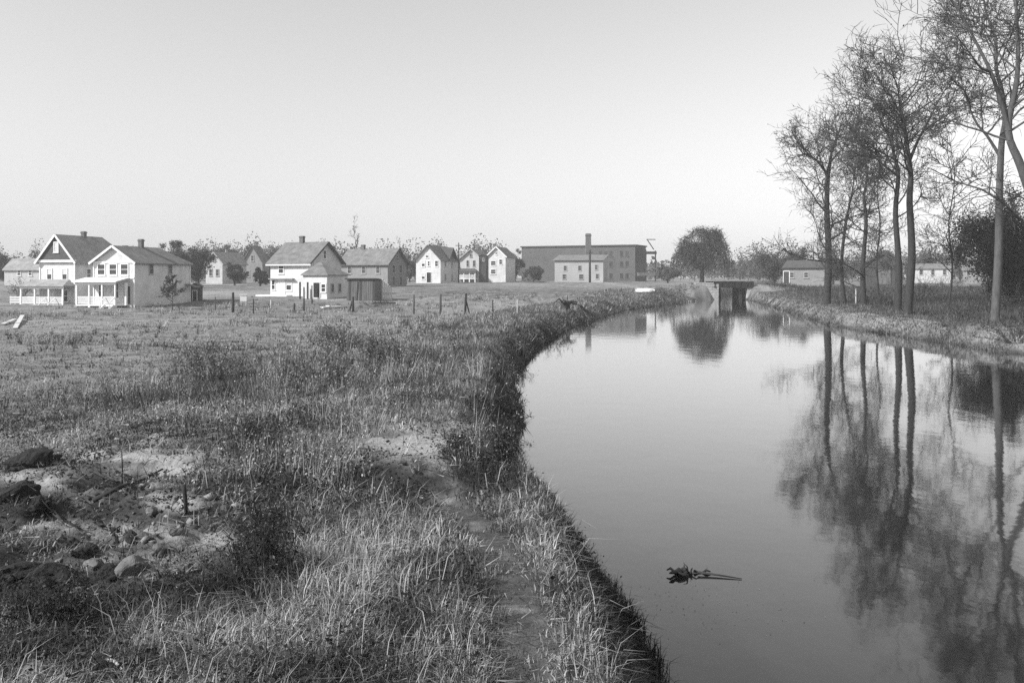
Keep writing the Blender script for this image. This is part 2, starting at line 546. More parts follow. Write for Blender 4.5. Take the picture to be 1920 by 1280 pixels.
def make_ground():
    ys = np.concatenate([np.arange(-14, 2, 0.5), np.arange(2, 3.4, 0.11), np.arange(3.4, 13, 0.055), np.arange(13, 22, 0.11), np.arange(22, 60, 0.4), np.arange(60, 160, 1.0), np.arange(160, 320, 5), np.geomspace(320, 1500, 16)])
    xs = np.concatenate([-np.geomspace(1300, 70, 20), np.arange(-68, -20, 1.0), np.arange(-20, -9, 0.3), np.arange(-9, -5, 0.09), np.arange(-5, 1.6, 0.055), np.arange(1.6, 3, 0.11), np.arange(3, 22, 0.5), np.arange(22, 42, 0.3),
                         np.arange(42, 90, 1.0), np.geomspace(92, 1300, 20)])
    X, Y = np.meshgrid(xs, ys)
    Z = ground(X, Y)
    ny, nx = X.shape
    V = np.stack([X, Y, Z], -1).reshape(-1, 3)
    i = np.arange(ny - 1)[:, None] * nx + np.arange(nx - 1)[None, :]
    fcs = np.stack([i, i + 1, i + nx + 1, i + nx], -1).reshape(-1)
    me = mesh_np('ground', V, fcs, 4)
    xx, yy = V[:, 0], V[:, 1]
    s = lw(yy) - xx
    s2 = xx - rw(yy)
    n = fbm(xx * 1.3, yy * 1.3, 31, 4)
    dpath = np.abs(xx - pathx(yy))
    soil = np.clip(1.2 - dpath / 0.17 + (n - 0.5) * 1.8, 0, 1) * (s > 0.3) * (yy < 9)
    dig = 0.7 * zones(xx, yy, V[:, 2], DIG)
    soil = np.maximum(soil, dig * (s > 0))
    soil = np.maximum(soil, np.clip(1 - s / 0.5, 0, 1) * (s > -2) * (s < 0.6))
    soil = np.maximum(soil, np.clip(1 - s2 / 0.4, 0, 1) * (s2 > -2) * (s2 < 0.5))
    dm = np.hypot((xx - MOUND[0]) / 0.42, (yy - MOUND[1] - 0.1) / 0.5)
    pale = np.clip(1.3 - dm + (n - 0.5) * 1.6, 0, 1) * 0.85
    far = np.clip((yy - 12) / 6, 0, 1) * np.clip(1.2 - dpath / (0.35 + yy * 0.012) + (n - 0.5) * 2, 0, 1) * 0.55 * (s > 0.5)
    trk = np.clip(1 - np.abs(yy - (46 + 0.10 * (xx + 20)) - 2.0 * (n - 0.5)) / 0.9, 0, 1) * np.clip((-9 - xx) / 3, 0, 1) * np.clip((xx + 34) / 8, 0, 1) * 0.5
    wide = np.clip((fbm(xx * 0.06, yy * 0.045, 41, 3) - 0.52) * 7, 0, 1) * np.clip((yy - 50) / 20, 0, 1) * (s > 4) * 0.35
    ledge = np.clip((fbm(xx * 0.5, yy * 1.4, 22, 3) - 0.54) * 9, 0, 1) * np.clip((s - 4.0) / 2, 0, 1) * np.clip((16 - yy) / 6, 0, 1) * 0.8
    crest = np.clip(1.3 - np.abs(s2 - 1.9) / 0.8, 0, 1) * (s2 > 0) * np.clip((128 - yy) / 8, 0, 1) * np.clip(0.55 + (n - 0.5) * 2.5, 0, 1)
    pale = np.maximum.reduce([pale, far, trk, wide, crest, ledge * (s > 0)])
    zz = V[:, 2]
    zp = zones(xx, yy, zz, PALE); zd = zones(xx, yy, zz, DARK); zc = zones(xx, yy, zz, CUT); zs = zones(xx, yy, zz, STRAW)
    n2 = fbm(xx * 3.1, yy * 3.1, 35, 4)
    pale = np.maximum(pale * (1 - zc), np.clip(zp * 1.5 - 0.25 + (n2 - 0.5) * 2.2, 0, 1) * 0.95)
    humus_shade = np.clip((15 - yy) / 5, 0, 1) * np.clip(0.75 + (n - 0.5) * 1.5 + zd - 0.5 * zs, 0, 1) * (s > 0.1) * np.clip((dpath - 0.08) / 0.12, 0.0, 1)
    humus_shade = np.maximum(humus_shade * (1 - 0.8 * zp), zc * 1.2)  # the undercut's shade is painted in as dark soil
    humus_shade = np.maximum(humus_shade, zones(xx, yy, zz, DIG) * np.clip((0.44 - n2) * 9, 0, 1))
    humus_shade = np.maximum(humus_shade, 0.62 * zones(xx, yy, zz, [(900, 550, 170, 17), (1080, 552, 120, 22), (1210, 550, 90, 20), (700, 575, 120, 8), (450, 572, 110, 12)]) * np.clip(0.6 + (n2 - 0.5) * 2.5, 0, 1))
    humus_shade = np.maximum(humus_shade, np.clip(1 - np.abs(s2 - 0.15) / 0.3, 0, 1))
    pale = pale * (1 - np.clip(humus_shade, 0, 1) * (zp < 0.5))
    for nm, val in (('soil', soil), ('pale', pale), ('humus_shade', np.clip(humus_shade, 0, 1))):
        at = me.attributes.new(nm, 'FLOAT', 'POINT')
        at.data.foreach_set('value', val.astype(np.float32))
    me.polygons.foreach_set('use_smooth', np.ones(len(me.polygons), dtype=bool))
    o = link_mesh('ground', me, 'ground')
    o['kind'] = 'structure'


make_ground()


def make_water():
    ys = np.concatenate([np.arange(-14, 60, 0.8), np.arange(60, 1490, 4.0)])
    l = lw(ys) - 0.3
    r = rw(ys) + 0.3
    V = []
    for a, b, y in zip(l, r, ys):
        for t in np.linspace(0, 1, 5):
            V.append((a + (b - a) * t, y, 0.0))
    i = np.arange(len(ys) - 1)[:, None] * 5 + np.arange(4)[None, :]
    fcs = np.stack([i, i + 1, i + 6, i + 5], -1).reshape(-1)
    me = mesh_np('canal_water', np.array(V), fcs, 4)
    o = link_mesh('canal_water', me, 'water')
    o['kind'] = 'structure'


make_water()

# ------------------------------------------------------------------ houses


def solve(pxC, D, px0, px2, th):
    """width and depth of a house from the bearings of its corners: near-right corner pxC at depth D, left end px0, far end px2; th = turn"""
    Xc, Yc = px(pxC, D), D
    ux, uy = -math.cos(th), math.sin(th)
    bx, by = math.sin(th), math.cos(th)
    t0, t2 = (px0 - 960) / F, (px2 - 960) / F
    w = (t0 * Yc - Xc) / (ux - t0 * uy)
    d = (t2 * Yc - Xc) / (bx - t2 * by)
    return w, d, Xc, Yc


def face_fn(w, d):
    def P(face, u, z, off):
        if face == 'front': return (u, -off, z)
        if face == 'right': return (w / 2 + off, u, z)
        if face == 'left': return (-w / 2 - off, d - u, z)
        return (-u, d + off, z)
    return P


def panel(mb, P, face, u0, u1, z0, z1, o0, o1):
    """box standing on a face between offsets o0 (inner) and o1 (outer)"""
    vs = [P(face, u0, z0, o1), P(face, u1, z0, o1), P(face, u1, z1, o1), P(face, u0, z1, o1),
          P(face, u0, z0, o0), P(face, u1, z0, o0), P(face, u1, z1, o0), P(face, u0, z1, o0)]
    mb.add(vs, [(0, 1, 2, 3), (4, 7, 6, 5), (0, 4, 5, 1), (1, 5, 6, 2), (2, 6, 7, 3), (3, 7, 4, 0)])


def window(parent, P, face, u, z, w, h, trim='white_trim', shade=None):
    t = 0.11
    m = MB()
    for a0, a1, b0, b1 in ((u - w / 2, u - w / 2 + t, z, z + h), (u + w / 2 - t, u + w / 2, z, z + h), (u - w / 2 + t, u + w / 2 - t, z + h - t, z + h), (u - w / 2 + t, u + w / 2 - t, z, z + t)):
        panel(m, P, face, a0, a1, b0, b1, -0.02, 0.07)
    fr = m.build('window', trim, parent)
    m = MB(); panel(m, P, face, u - w / 2 + t, u + w / 2 - t, z + t, z + h - t, -0.02, 0.012)
    m.build('pane', 'glass', fr)
    m = MB(); panel(m, P, face, u - w / 2 + t, u + w / 2 - t, z + h / 2 - 0.03, z + h / 2 + 0.03, 0.0125, 0.045)
    m.build('sash_bar', trim, fr)
    m = MB(); panel(m, P, face, u - w / 2 - 0.06, u + w / 2 + 0.06, z - 0.07, z - 0.002, -0.02, 0.13)
    m.build('sill', trim, fr)
    if shade:
        m = MB(); panel(m, P, face, u - w / 2 + t + 0.01, u + w / 2 - t - 0.01, z + h * 0.5 + 0.04, z + h - t - 0.01, 0.0125, 0.025)
        m.build('blind', 'cloth', fr)
    return fr


def door(parent, P, face, u, z, w, h, matn='dark_boards', trim='white_trim'):
    m = MB(); panel(m, P, face, u - w / 2, u + w / 2, z, z + h, -0.02, 0.03)
    dr = m.build('door', matn, parent)
    m = MB()
    for a0, a1, b0, b1 in ((u - w / 2 - 0.1, u - w / 2 - 0.003, z, z + h + 0.1), (u + w / 2 + 0.003, u + w / 2 + 0.1, z, z + h + 0.1), (u - w / 2 - 0.003, u + w / 2 + 0.003, z + h + 0.003, z + h + 0.1)):
        panel(m, P, face, a0, a1, b0, b1, -0.02, 0.08)
    m.build('frame', trim, dr)
    return dr


def shell(parent, w, d, he, hr, ridge, wall, roof, oh=0.35, below=1.6, corner=None, rake=None, hip=0.0, th=0.14):
    """walls and gabled roof; ridge 'y' = gable to the front, 'x' = eaves to the front"""
    m = MB()
    a, b = -w / 2, w / 2
    if ridge == 'y':
        vs = [(a, 0, -below), (b, 0, -below), (b, 0, he), (0, 0, hr), (a, 0, he), (a, d, -below), (b, d, -below), (b, d, he), (0, d, hr), (a, d, he)]
        fs = [(0, 1, 2, 3, 4), (9, 8, 7, 6, 5), (1, 6, 7, 2), (5, 0, 4, 9)]
    else:
        vs = [(a, 0, -below), (b, 0, -below), (b, 0, he), (a, 0, he), (a, d, -below), (b, d, -below), (b, d, he), (a, d, he), (a, d / 2, hr), (b, d / 2, hr)]
        fs = [(0, 1, 2, 3), (5, 4, 7, 6), (1, 5, 6, 9, 2), (4, 0, 3, 8, 7)]
    if hip and ridge == 'y':
        vs[8] = (0, d - hip - oh, hr)
        fs = [(0, 1, 2, 3, 4), (9, 7, 6, 5), (9, 8, 7), (1, 6, 7, 2), (5, 0, 4, 9)]
    m.add(vs, fs)
    m.build('wall', wall, parent)
    m = MB()
    if ridge == 'y':
        sl_ = (hr - he) / (w / 2)
        ze = he - sl_ * oh
        for sg in (-1, 1):
            p = [(sg * (w / 2 + oh), -oh, ze + th), (0, -oh, hr + th), (0, d + oh - hip, hr + th), (sg * (w / 2 + oh), d + oh, ze + th)]
            m.slab(p if sg < 0 else p[::-1], th - 0.01)
        if hip:
            m.slab([(-(w / 2 + oh), d + oh, ze + th), (0, d + oh - hip, hr + th), (w / 2 + oh, d + oh, ze + th)], th - 0.01)
    else:
        sl_ = (hr - he) / (d / 2)
        ze = he - sl_ * oh
        for p in ([(a - oh, -oh, ze + th), (b + oh, -oh, ze + th), (b + oh, d / 2, hr + th), (a - oh, d / 2, hr + th)],
                  [(a - oh, d / 2, hr + th), (b + oh, d / 2, hr + th), (b + oh, d + oh, ze + th), (a - oh, d + oh, ze + th)]):
            m.slab(p, th - 0.01)
    rf = m.build('roof', roof, parent)
    if rake:
        m = MB()
        if ridge == 'y':
            for sg in (-1, 1):
                m.bar((sg * (w / 2 + oh), -oh - 0.03, ze + th * 0.4), (0, -oh - 0.03, hr + th * 0.4), 0.05, 0.26)
        else:
            for yy0, yy1 in ((-oh, d / 2), (d + oh, d / 2)):
                m.bar((b + oh + 0.03, yy0, ze + th * 0.4), (b + oh + 0.03, yy1, hr + th * 0.4), 0.05, 0.26)
        m.build('bargeboard', rake, parent)
    if corner:
        for (x, y) in ((a, 0), (b, 0), (b, d)):
            m = MB(); m.box(x - 0.07, y - 0.07, -below * 0.6, x + 0.07, y + 0.07, he - 0.05)
            m.build('corner_board', corner, parent)
    return rf


def chimney(roof, x, y, z0, z1, s=0.55, matn='brick'):
    m = MB()
    m.box(x - s / 2, y - s / 2, z0, x + s / 2, y + s / 2, z1 - 0.25)
    m.box(x - s / 2 - 0.06, y - s / 2 - 0.06, z1 - 0.25, x + s / 2 + 0.06, y + s / 2 + 0.06, z1 - 0.1)
    m.box(x - s / 2, y - s / 2, z1 - 0.1, x + s / 2, y + s / 2, z1)
    m.build('chimney', matn, roof)


def house_root(name, pxC, D, px0, px2, thd, ybase, label, cat='house', group=None):
    th = R(thd)
    w, d, Xc, Yc = solve(pxC, D, px0, px2, th)
    zb = pz(ybase, D)
    x = Xc - math.cos(th) * w / 2
    y = Yc + math.sin(th) * w / 2
    e = empty(name, (x, y, zb), -th, label, cat, group)
    print('%s w %.1f d %.1f z %.2f ground %.2f' % (name, w, d, zb, gz(x, y)))
    return e, w, d


def zt(py, D, ybase):
    return (ybase - py) / F * D


def porch(parent, x0, x1, y0, zf, zr, nposts, roof='shingle_mid', trim='white_trim', skirt='white_trim', rail=True, hip=True, steps=None):
    """open porch in front (local y from -y0 to 0): floor, posts, roof, rail, steps as parts"""
    m = MB(); m.box(x0, -y0, zf - 0.18, x1, -0.003, zf); m.build('porch_floor', trim, parent)
    m = MB()
    o = 0.3
    if hip:
        m.slab([(x0 - o, -y0 - o, zr), (x1 + o, -y0 - o, zr), (x1 - 0.7, -0.02, zr + 0.75), (x0 + 0.7, -0.02, zr + 0.75)], 0.12)
        m.slab([(x0 - o, -y0 - o, zr), (x0 + 0.7, -0.02, zr + 0.75), (x0 - o, -0.02, zr)], 0.12)
        m.slab([(x1 + o, -y0 - o, zr), (x1 + o, -0.02, zr), (x1 - 0.7, -0.02, zr + 0.75)], 0.12)
    else:
        m.slab([(x0 - o, -y0 - o, zr), (x1 + o, -y0 - o, zr), (x1 + o, -0.02, zr + 0.45), (x0 - o, -0.02, zr + 0.45)], 0.12)
    m.build('porch_roof', roof, parent)
    m = MB(); m.box(x0, -y0, zr - 0.42, x1, -y0 + 0.14, zr - 0.125); m.build('fascia', trim, parent)
    for i in range(nposts):
        x = x0 + 0.1 + (x1 - x0 - 0.2) * i / (nposts - 1)
        m = MB(); m.box(x - 0.09, -y0 + 0.002, zf, x + 0.09, -y0 + 0.182, zr - 0.42); m.build('porch_post', trim, parent)
        m = MB(); m.box(x - 0.12, -y0 + 0.003, -1.2, x + 0.12, -y0 + 0.24, zf - 0.18); m.build('pier', trim, parent)
    if rail:
        m = MB()
        for i in range(nposts - 1):
            a = x0 + 0.1 + (x1 - x0 - 0.2) * i / (nposts - 1) + 0.092
            b = x0 + 0.1 + (x1 - x0 - 0.2) * (i + 1) / (nposts - 1) - 0.092
            m.box(a, -y0 + 0.05, zf + 0.85, b, -y0 + 0.13, zf + 0.93)
            m.box(a, -y0 + 0.05, zf + 0.1, b, -y0 + 0.13, zf + 0.16)
            k = int((b - a) / 0.13)
            for q in range(1, k):
                xx = a + (b - a) * q / k
                m.box(xx - 0.035, -y0 + 0.07, zf + 0.16, xx + 0.035, -y0 + 0.11, zf + 0.85)
        m.build('railing', trim, parent)
    if steps:
        sx, sw, n = steps
        st = MB()
        for i in range(n):
            st.box(sx - sw / 2, -y0 - 0.28 * (i + 1), zf - 0.2 * (i + 1) - 0.05, sx + sw / 2, -y0 - 0.28 * i - 0.003, zf - 0.2 * (i + 1))
        so = st.build('steps', trim, parent)
        for sg in (-1, 1):
            m = MB(); m.bar((sx + sg * (sw / 2 + 0.04), -y0, zf - 0.1), (sx + sg * (sw / 2 + 0.04), -y0 - 0.28 * n, zf - 0.2 * n - 0.1), 0.06, 0.35)
            m.build('stringer', trim, so)
            m = MB(); m.bar((sx + sg * (sw / 2 + 0.04), -y0, zf + 0.8), (sx + sg * (sw / 2 + 0.04), -y0 - 0.28 * n, zf - 0.2 * n + 0.8), 0.07, 0.07)
            m.bar((sx + sg * (sw / 2 + 0.04), -y0 - 0.28 * n, zf - 0.2 * n - 0.3), (sx + sg * (sw / 2 + 0.04), -y0 - 0.28 * n, zf - 0.2 * n + 0.83), 0.08, 0.08)
            m.build('handrail', trim, so)


def build_houses():
    # --- A: tall house at far left with dark shingled gable
    D = 112; yb = 582
    e, w, d = house_root('clapboard_house', 140, D, 75, 250, 14, yb, 'tall white house at far left with dark gable around one white window')
    he, hr = zt(487, D, yb), zt(441, D, yb)
    P = face_fn(w, d)
    rf = shell(e, w, d, he, hr, 'y', 'white_clapboard', 'shingle_light', oh=0.45, corner='white_trim', rake='white_trim', hip=3.5)
    m = MB(); m.slab([(-w / 2 - 0.25, -0.32, he + 0.0), (w / 2 + 0.25, -0.32, he + 0.0), (w / 2 + 0.25, -0.004, he + 0.0), (-w / 2 - 0.25, -0.004, he)], 0.3); m.build('cornice', 'white_trim', e)
    m = MB()
    vs = [(-w / 2 + 0.05, -0.28, he + 0.005), (w / 2 - 0.05, -0.28, he + 0.005), (0, -0.28, hr - 0.12), (-w / 2 + 0.05, -0.004, he + 0.005), (w / 2 - 0.05, -0.004, he + 0.005), (0, -0.004, hr - 0.12)]
    m.add(vs, [(0, 1, 2), (3, 5, 4), (0, 3, 4, 1), (1, 4, 5, 2), (2, 5, 3, 0)])
    m.build('shingled_gable', 'shingle_dark', e)
    P2 = lambda f, u, z, o: P(f, u, z, o + 0.28)
    window(e, P2, 'front', 0.1, he + (hr - he) * 0.30, 0.75, 1.35, shade=True)
    m = MB(); panel(m, P2, 'front', -0.17, 0.37, he + (hr - he) * 0.30 + 0.14, he + (hr - he) * 0.30 + 0.68, 0.013, 0.03); m.build('blind', 'cloth', e)
    window(e, P, 'front', -w * 0.22, he * 0.60, 0.85, 1.5, shade=True)
    window(e, P, 'front', w * 0.22, he * 0.60, 0.85, 1.5, shade=True)
    window(e, P, 'right', d * 0.22, he * 0.60, 0.85, 1.5)
    window(e, P, 'front', w * 0.24, he * 0.16, 0.9, 1.6)
    door(e, P, 'front', -w * 0.18, 0.75, 0.95, 2.1, 'white_trim')
    porch(e, -w / 2 - 1.3, w / 2 - 0.1, 1.9, zt(570, D, yb), zt(535, D, yb), 4, roof='shingle_light', steps=(0.6, 1.3, 4))
    chimney(rf, 0, d * 0.42, hr - 0.4, hr + 0.75, 0.5)
    # --- B: house in front of it, white gable with three windows over a glazed porch
    D = 105; yb = 579
    e, w, d = house_root('clapboard_house', 252, D, 176, 356, 14, yb, 'white gabled house with three upper windows over a columned front porch')
    he, hr = zt(491, D, yb), zt(462, D, yb)
    P = face_fn(w, d)
    rf = shell(e, w, d, he, hr, 'y', 'white_clapboard', 'shingle_mid', oh=0.4, corner='white_trim', rake='white_trim', hip=3.0)
    zu = zt(516, D, yb); hu = zt(494, D, yb) - zu
    for u in (-w * 0.31, -w * 0.02, w * 0.26):
        window(e, P, 'front', u, zu, 1.15, hu)
    m = MB(); panel(m, P, 'front', -w / 2 - 0.02, w / 2 + 0.02, zu - 0.42, zu - 0.25, -0.02, 0.12); m.build('belt_course', 'white_trim', e)
    m = MB(); panel(m, P, 'front', -w / 2 - 0.05, w / 2 + 0.05, he - 0.12, he + 0.1, -0.02, 0.1); m.build('frieze', 'white_trim', e)
    porch(e, -w / 2 - 0.75, w / 2 - 0.9, 2.2, zt(570, D, yb), zt(527, D, yb), 4, roof='white_trim', hip=False, steps=(w * 0.2, 1.2, 3))
    for u in (-w * 0.30, w * 0.05):
        window(e, P, 'front', u, zt(560, D, yb), 1.0, 1.9)
    door(e, P, 'front', w * 0.33, zt(570, D, yb), 0.95, 2.1)
    m = MB(); m.box(w / 2 - 0.6, -1.0, zt(572, D, yb), w / 2 - 0.35, -0.75, zt(530, D, yb)); m.build('porch_post', 'white_trim', e)
    for uu in (0.28, 0.62):
        window(e, P, 'right', d * uu, zt(514, D, yb), 0.85, 1.4, trim='grey_trim')
    window(e, P, 'right', d * 0.70, zt(553, D, yb), 0.85, 1.4, trim='grey_trim')
    m = MB(); m.slab([(w / 2 + 0.003, d * 0.9, 2.9), (w / 2 + 1.6, d * 0.9, 2.5), (w / 2 + 1.6, d, 2.5), (w / 2 + 0.003, d, 2.9)], 0.1); m.build('hood', 'shingle_mid', e)
    chimney(rf, 0.0, d * 0.45, hr - 0.4, hr + 1.1, 0.5)
    chimney(rf, -w * 0.18, d * 0.30, hr - 1.2, hr + 0.25, 0.5)
    # --- dark privy behind it
    e, w, d = house_root('privy', 374, 118, 357, 380, 14, 570, 'small dark board privy at the rear corner of the house', 'shed')
    shell(e, w, d, zt(537, 118, 570), zt(532, 118, 570), 'y', 'dark_boards', 'shingle_dark', oh=0.12)
    P = face_fn(w, d); door(e, P, 'front', 0, 0.05, 0.6, 1.7, 'interior')
    # --- low house hidden behind at far left
    e, w, d = house_root('cottage', 78, 165, 8, 110, 6, 522, 'low grey cottage half hidden behind the tall house, far left', 'house')
    shell(e, w, d, zt(505, 165, 522), zt(485, 165, 522), 'x', 'pale_clapboard', 'shingle_light', oh=0.3)
    P = face_fn(w, d); window(e, P, 'front', -w * 0.1, 0.5, 0.8, 1.1); window(e, P, 'front', w * 0.2, 0.5, 0.8, 1.1)
    # --- C: two far houses
    D = 185; yb = 525
    e, w, d = house_root('clapboard_house', 417, D, 386, 462, 12, yb, 'far pale gabled house between the hedge and the white saltbox')
    shell(e, w, d, zt(493, D, yb), zt(473, D, yb), 'y', 'pale_clapboard', 'shingle_light', oh=0.35, rake='grey_trim')
    P = face_fn(w, d)
    window(e, P, 'front', 0, zt(489, D, yb), 0.7, 1.2, trim='grey_trim'); window(e, P, 'front', -w * 0.2, 0.8, 0.8, 1.5, trim='grey_trim'); window(e, P, 'front', w * 0.2, 0.8, 0.8, 1.5, trim='grey_trim')
    D = 200; yb = 528
    e, w, d = house_root('clapboard_house', 492, D, 455, 505, 12, yb, 'far dark house with steep gable left of the white saltbox')
    rf = shell(e, w, d, zt(492, D, yb), zt(461, D, yb), 'y', 'grey_clapboard', 'shingle_mid', oh=0.4)
    P = face_fn(w, d); window(e, P, 'front', 0, zt(490, D, yb), 0.8, 1.4, trim='grey_trim'); window(e, P, 'front', -w * .22, 1.0, 0.8, 1.5, trim='grey_trim')
    chimney(rf, 0, d * 0.5, zt(466, D, yb), zt(452, D, yb))
    # --- D: white house with eaves to the front
    D = 126; yb = 556
    e, w, d = house_root('saltbox_house', 580, D, 507, 640, 20, yb, 'white house with large plain roof and side kitchen wing behind the field')
    he, hr = zt(491, D, yb), zt(453, D, yb)
    P = face_fn(w, d)
    rf = shell(e, w, d, he, hr, 'x', 'white_clapboard', 'shingle_mid', oh=0.5, rake='shingle_dark')
    m = MB(); m.box(-w / 2 - 0.5, -0.5, he - 0.52, w / 2 + 0.5, -0.4, he - 0.3); m.build('gutter', 'white_trim', e)
    window(e, P, 'front', -w * 0.22, zt(513, D, yb), 0.95, 1.35)
    window(e, P, 'right', d * 0.46, he + 0.5, 0.8, 1.3)
    window(e, P, 'front', -w * 0.42, zt(544, D, yb), 0.7, 1.5); window(e, P, 'front', -w * 0.02, zt(545, D, yb), 1.0, 1.6, shade=True)
    door(e, P, 'front', -w * 0.2, 0.3, 0.9, 2.1, 'white_trim')
    m = MB(); panel(m, P, 'front', -w / 2, w * 0.12, 2.45, 2.6, -0.02, 0.55); m.build('door_hood', 'shingle_light', e)
    m = MB(); m.box(-w / 2 - 1.6, -1.3, -0.1, w * 0.05, -0.003, 0.22); m.build('step_platform', 'white_trim', e)
    chimney(rf, -w * 0.12, d * 0.5, hr - 0.3, hr + 1.05, 0.6)
    # kitchen wing
    Dk = 121; yk = 563
    e2, w2, d2 = house_root('kitchen_wing', 613, Dk, 568, 652, 20, yk, 'low kitchen wing with lean-to roof against the white saltbox', 'house')
    P = face_fn(w2, d2)
    hf, hk = zt(516, Dk, yk), zt(494, Dk, yk)
    m = MB(); m.add([(-w2 / 2, 0, -1.5), (w2 / 2, 0, -1.5), (w2 / 2, 0, hf), (-w2 / 2, 0, hf), (-w2 / 2, d2, -1.5), (w2 / 2, d2, -1.5), (w2 / 2, d2, hf), (-w2 / 2, d2, hk)],
                    [(0, 1, 2, 3), (5, 4, 7, 6), (1, 5, 6, 2), (4, 0, 3, 7)]); m.build('wall', 'white_clapboard', e2)
    m = MB(); m.slab([(-w2 / 2 - 0.2, -0.3, hf + 0.08), (w2 / 2 + 0.3, -0.3, hf + 0.08), (-w2 / 2 + 0.3, d2 * 0.75, hk + 0.35)], 0.1)
    m.slab([(w2 / 2 + 0.3, -0.3, hf + 0.08), (w2 / 2 + 0.3, d2 + 0.3, hf + 0.08), (-w2 / 2 + 0.3, d2 * 0.75, hk + 0.35)], 0.1); 
    m.slab([(-w2 / 2 - 0.2, -0.3, hf + 0.08), (-w2 / 2 + 0.3, d2 * 0.75, hk + 0.35), (-w2 / 2 - 0.2, d2 * 0.75, hk + 0.2)], 0.1); m.build('roof', 'shingle_mid', e2)
    door(e2, P, 'front', w2 * 0.08, 0.4, 1.0, 2.0, 'interior'); window(e2, P, 'front', w2 * 0.36, zt(548, Dk, yk), 0.8, 1.2)
    for u in (-w2 * 0.44, -w2 * 0.12):
        m = MB(); m.box(u - 0.09, -1.15, -1.0, u + 0.09, -0.97, 2.5); m.build('porch_post', 'dark_timber', e2)
    for u in (d2 * 0.25, d2 * 0.6):
        window(e2, P, 'right', u, 1.1, 0.8, 1.2, trim='grey_trim')
    # plank shed
    Ds = 117; yd = 571
    e, w, d = house_root('plank_shed', 703, Ds, 650, 716, 8, yd, 'dark vertical-plank shed with flat roof right of the kitchen wing', 'shed')
    hs = zt(524, Ds, yd)
    m = MB(); m.box(-w / 2, 0.06, -1.2, w / 2, d, hs - 0.03); m.build('wall', 'old_boards', e)
    m = MB(); m.slab([(-w / 2 - 0.2, -0.25, hs + 0.18), (w / 2 + 0.2, -0.25, hs + 0.18), (w / 2 + 0.2, d + 0.2, hs + 0.02), (-w / 2 - 0.2, d + 0.2, hs + 0.02)], 0.14); m.build('roof', 'tar_roof', e)
    nb = 13
    for i in range(nb):
        x0 = -w / 2 + w * i / nb
        m = MB(); m.box(x0 + 0.012, 0.0 - random.uniform(0, 0.025), -0.6 - random.uniform(0, 0.2), x0 + w / nb - 0.012, 0.058, hs - random.uniform(0.0, 0.12))
        m.build('plank', random.choice(['old_boards', 'old_boards', 'dark_boards']), e)
    m = MB(); m.bar((-w * 0.16, -0.06, 0.15), (-w * 0.10, -0.06, hs - 0.3), 0.16, 0.04); m.build('leaning_board', 'dark_boards', e)
    # --- E: grey house right of it
    D = 158; yb = 541
    e, w, d = house_root('clapboard_house', 727, D, 638, 762, 24, yb, 'grey house with broad roof and shuttered right gable behind the plank shed')
    he, hr = zt(493, D, yb), zt(466, D, yb)
    P = face_fn(w, d)
    rf = shell(e, w, d, he, hr, 'x', 'grey_clapboard', 'shingle_mid', oh=0.5, rake='shingle_dark')
    for u in (0.3, 0.68):
        window(e, P, 'right', d * u, zt(512, D, yb), 1.0, 1.5, trim='grey_trim'); window(e, P, 'right', d * u, zt(536, D, yb), 1.0, 1.7, trim='grey_trim')
    window(e, P, 'right', d * 0.5, he + 0.4, 0.8, 1.1, trim='grey_trim')
    for u in (-0.3, 0.0, 0.3):
        window(e, P, 'front', w * u, zt(513, D, yb), 0.9, 1.5, trim='grey_trim')
    chimney(rf, -w * 0.22, d * 0.5, hr - 0.3, hr + 0.9, 0.6)
    # --- F: white gable house
    D = 196; yb = 531
    e, w, d = house_root('clapboard_house', 826, D, 780, 860, 16, yb, 'bright white gabled house left of the twin far gables')
    he, hr = zt(486, D, yb), zt(460, D, yb)
    P = face_fn(w, d)
    rf = shell(e, w, d, he, hr, 'y', 'white_clapboard', 'shingle_mid', oh=0.4, rake='shingle_dark')
    window(e, P, 'front', -w * 0.05, he + 0.3, 0.8, 1.1, shade=True)
    for u in (-0.2, 0.34):
        window(e, P, 'front', w * u, zt(500, D, yb), 0.9, 1.4, shade=(u < 0))
    window(e, P, 'front', w * 0.02, zt(499, D, yb), 0.6, 1.2)
    window(e, P, 'front', -w * 0.2, zt(524, D, yb), 0.9, 1.4, shade=True); door(e, P, 'front', w * 0.03, 0.2, 1.0, 2.2, 'interior')
    for u in (0.25, 0.6):
        window(e, P, 'right', d * u, zt(500, D, yb), 0.9, 1.4, trim='grey_trim'); window(e, P, 'right', d * u, zt(526, D, yb), 0.9, 1.5, trim='grey_trim')
    chimney(rf, 0, d * 0.62, hr - 0.3, hr + 0.8, 0.5)
    # cross gable on its right flank
    m = MB(); yy = d * 0.62; hw = d * 0.26
    m.slab([(0, yy - hw * 0.1, hr + 0.02), (w / 2 + 0.45, yy - hw, he - 0.2), (w / 2 + 0.45, yy, hr - 0.3), (0, yy, hr + 0.03)], 0.12)
    m.slab([(0, yy, hr + 0.03), (w / 2 + 0.45, yy, hr - 0.3), (w / 2 + 0.45, yy + hw, he - 0.2), (0, yy + hw * 0.1, hr + 0.02)], 0.12)
    m.build('cross_gable', 'shingle_dark', rf)
    # --- G
    D = 215; yb = 526
    e, w, d = house_root('clapboard_house', 903, D, 863, 922, 14, yb, 'far grey-white house with dark porch roof, between two white gables')
    he, hr = zt(484, D, yb), zt(467, D, yb)
    P = face_fn(w, d)
    rf = shell(e, w, d, he, hr, 'y', 'pale_clapboard', 'shingle_mid', oh=0.45, rake='grey_trim')
    for u in (-0.15, 0.15):
        window(e, P, 'front', w * u, zt(500, D, yb), 0.7, 1.6, trim='grey_trim')
    window(e, P, 'front', 0, he + 0.2, 0.7, 0.9, trim='grey_trim')
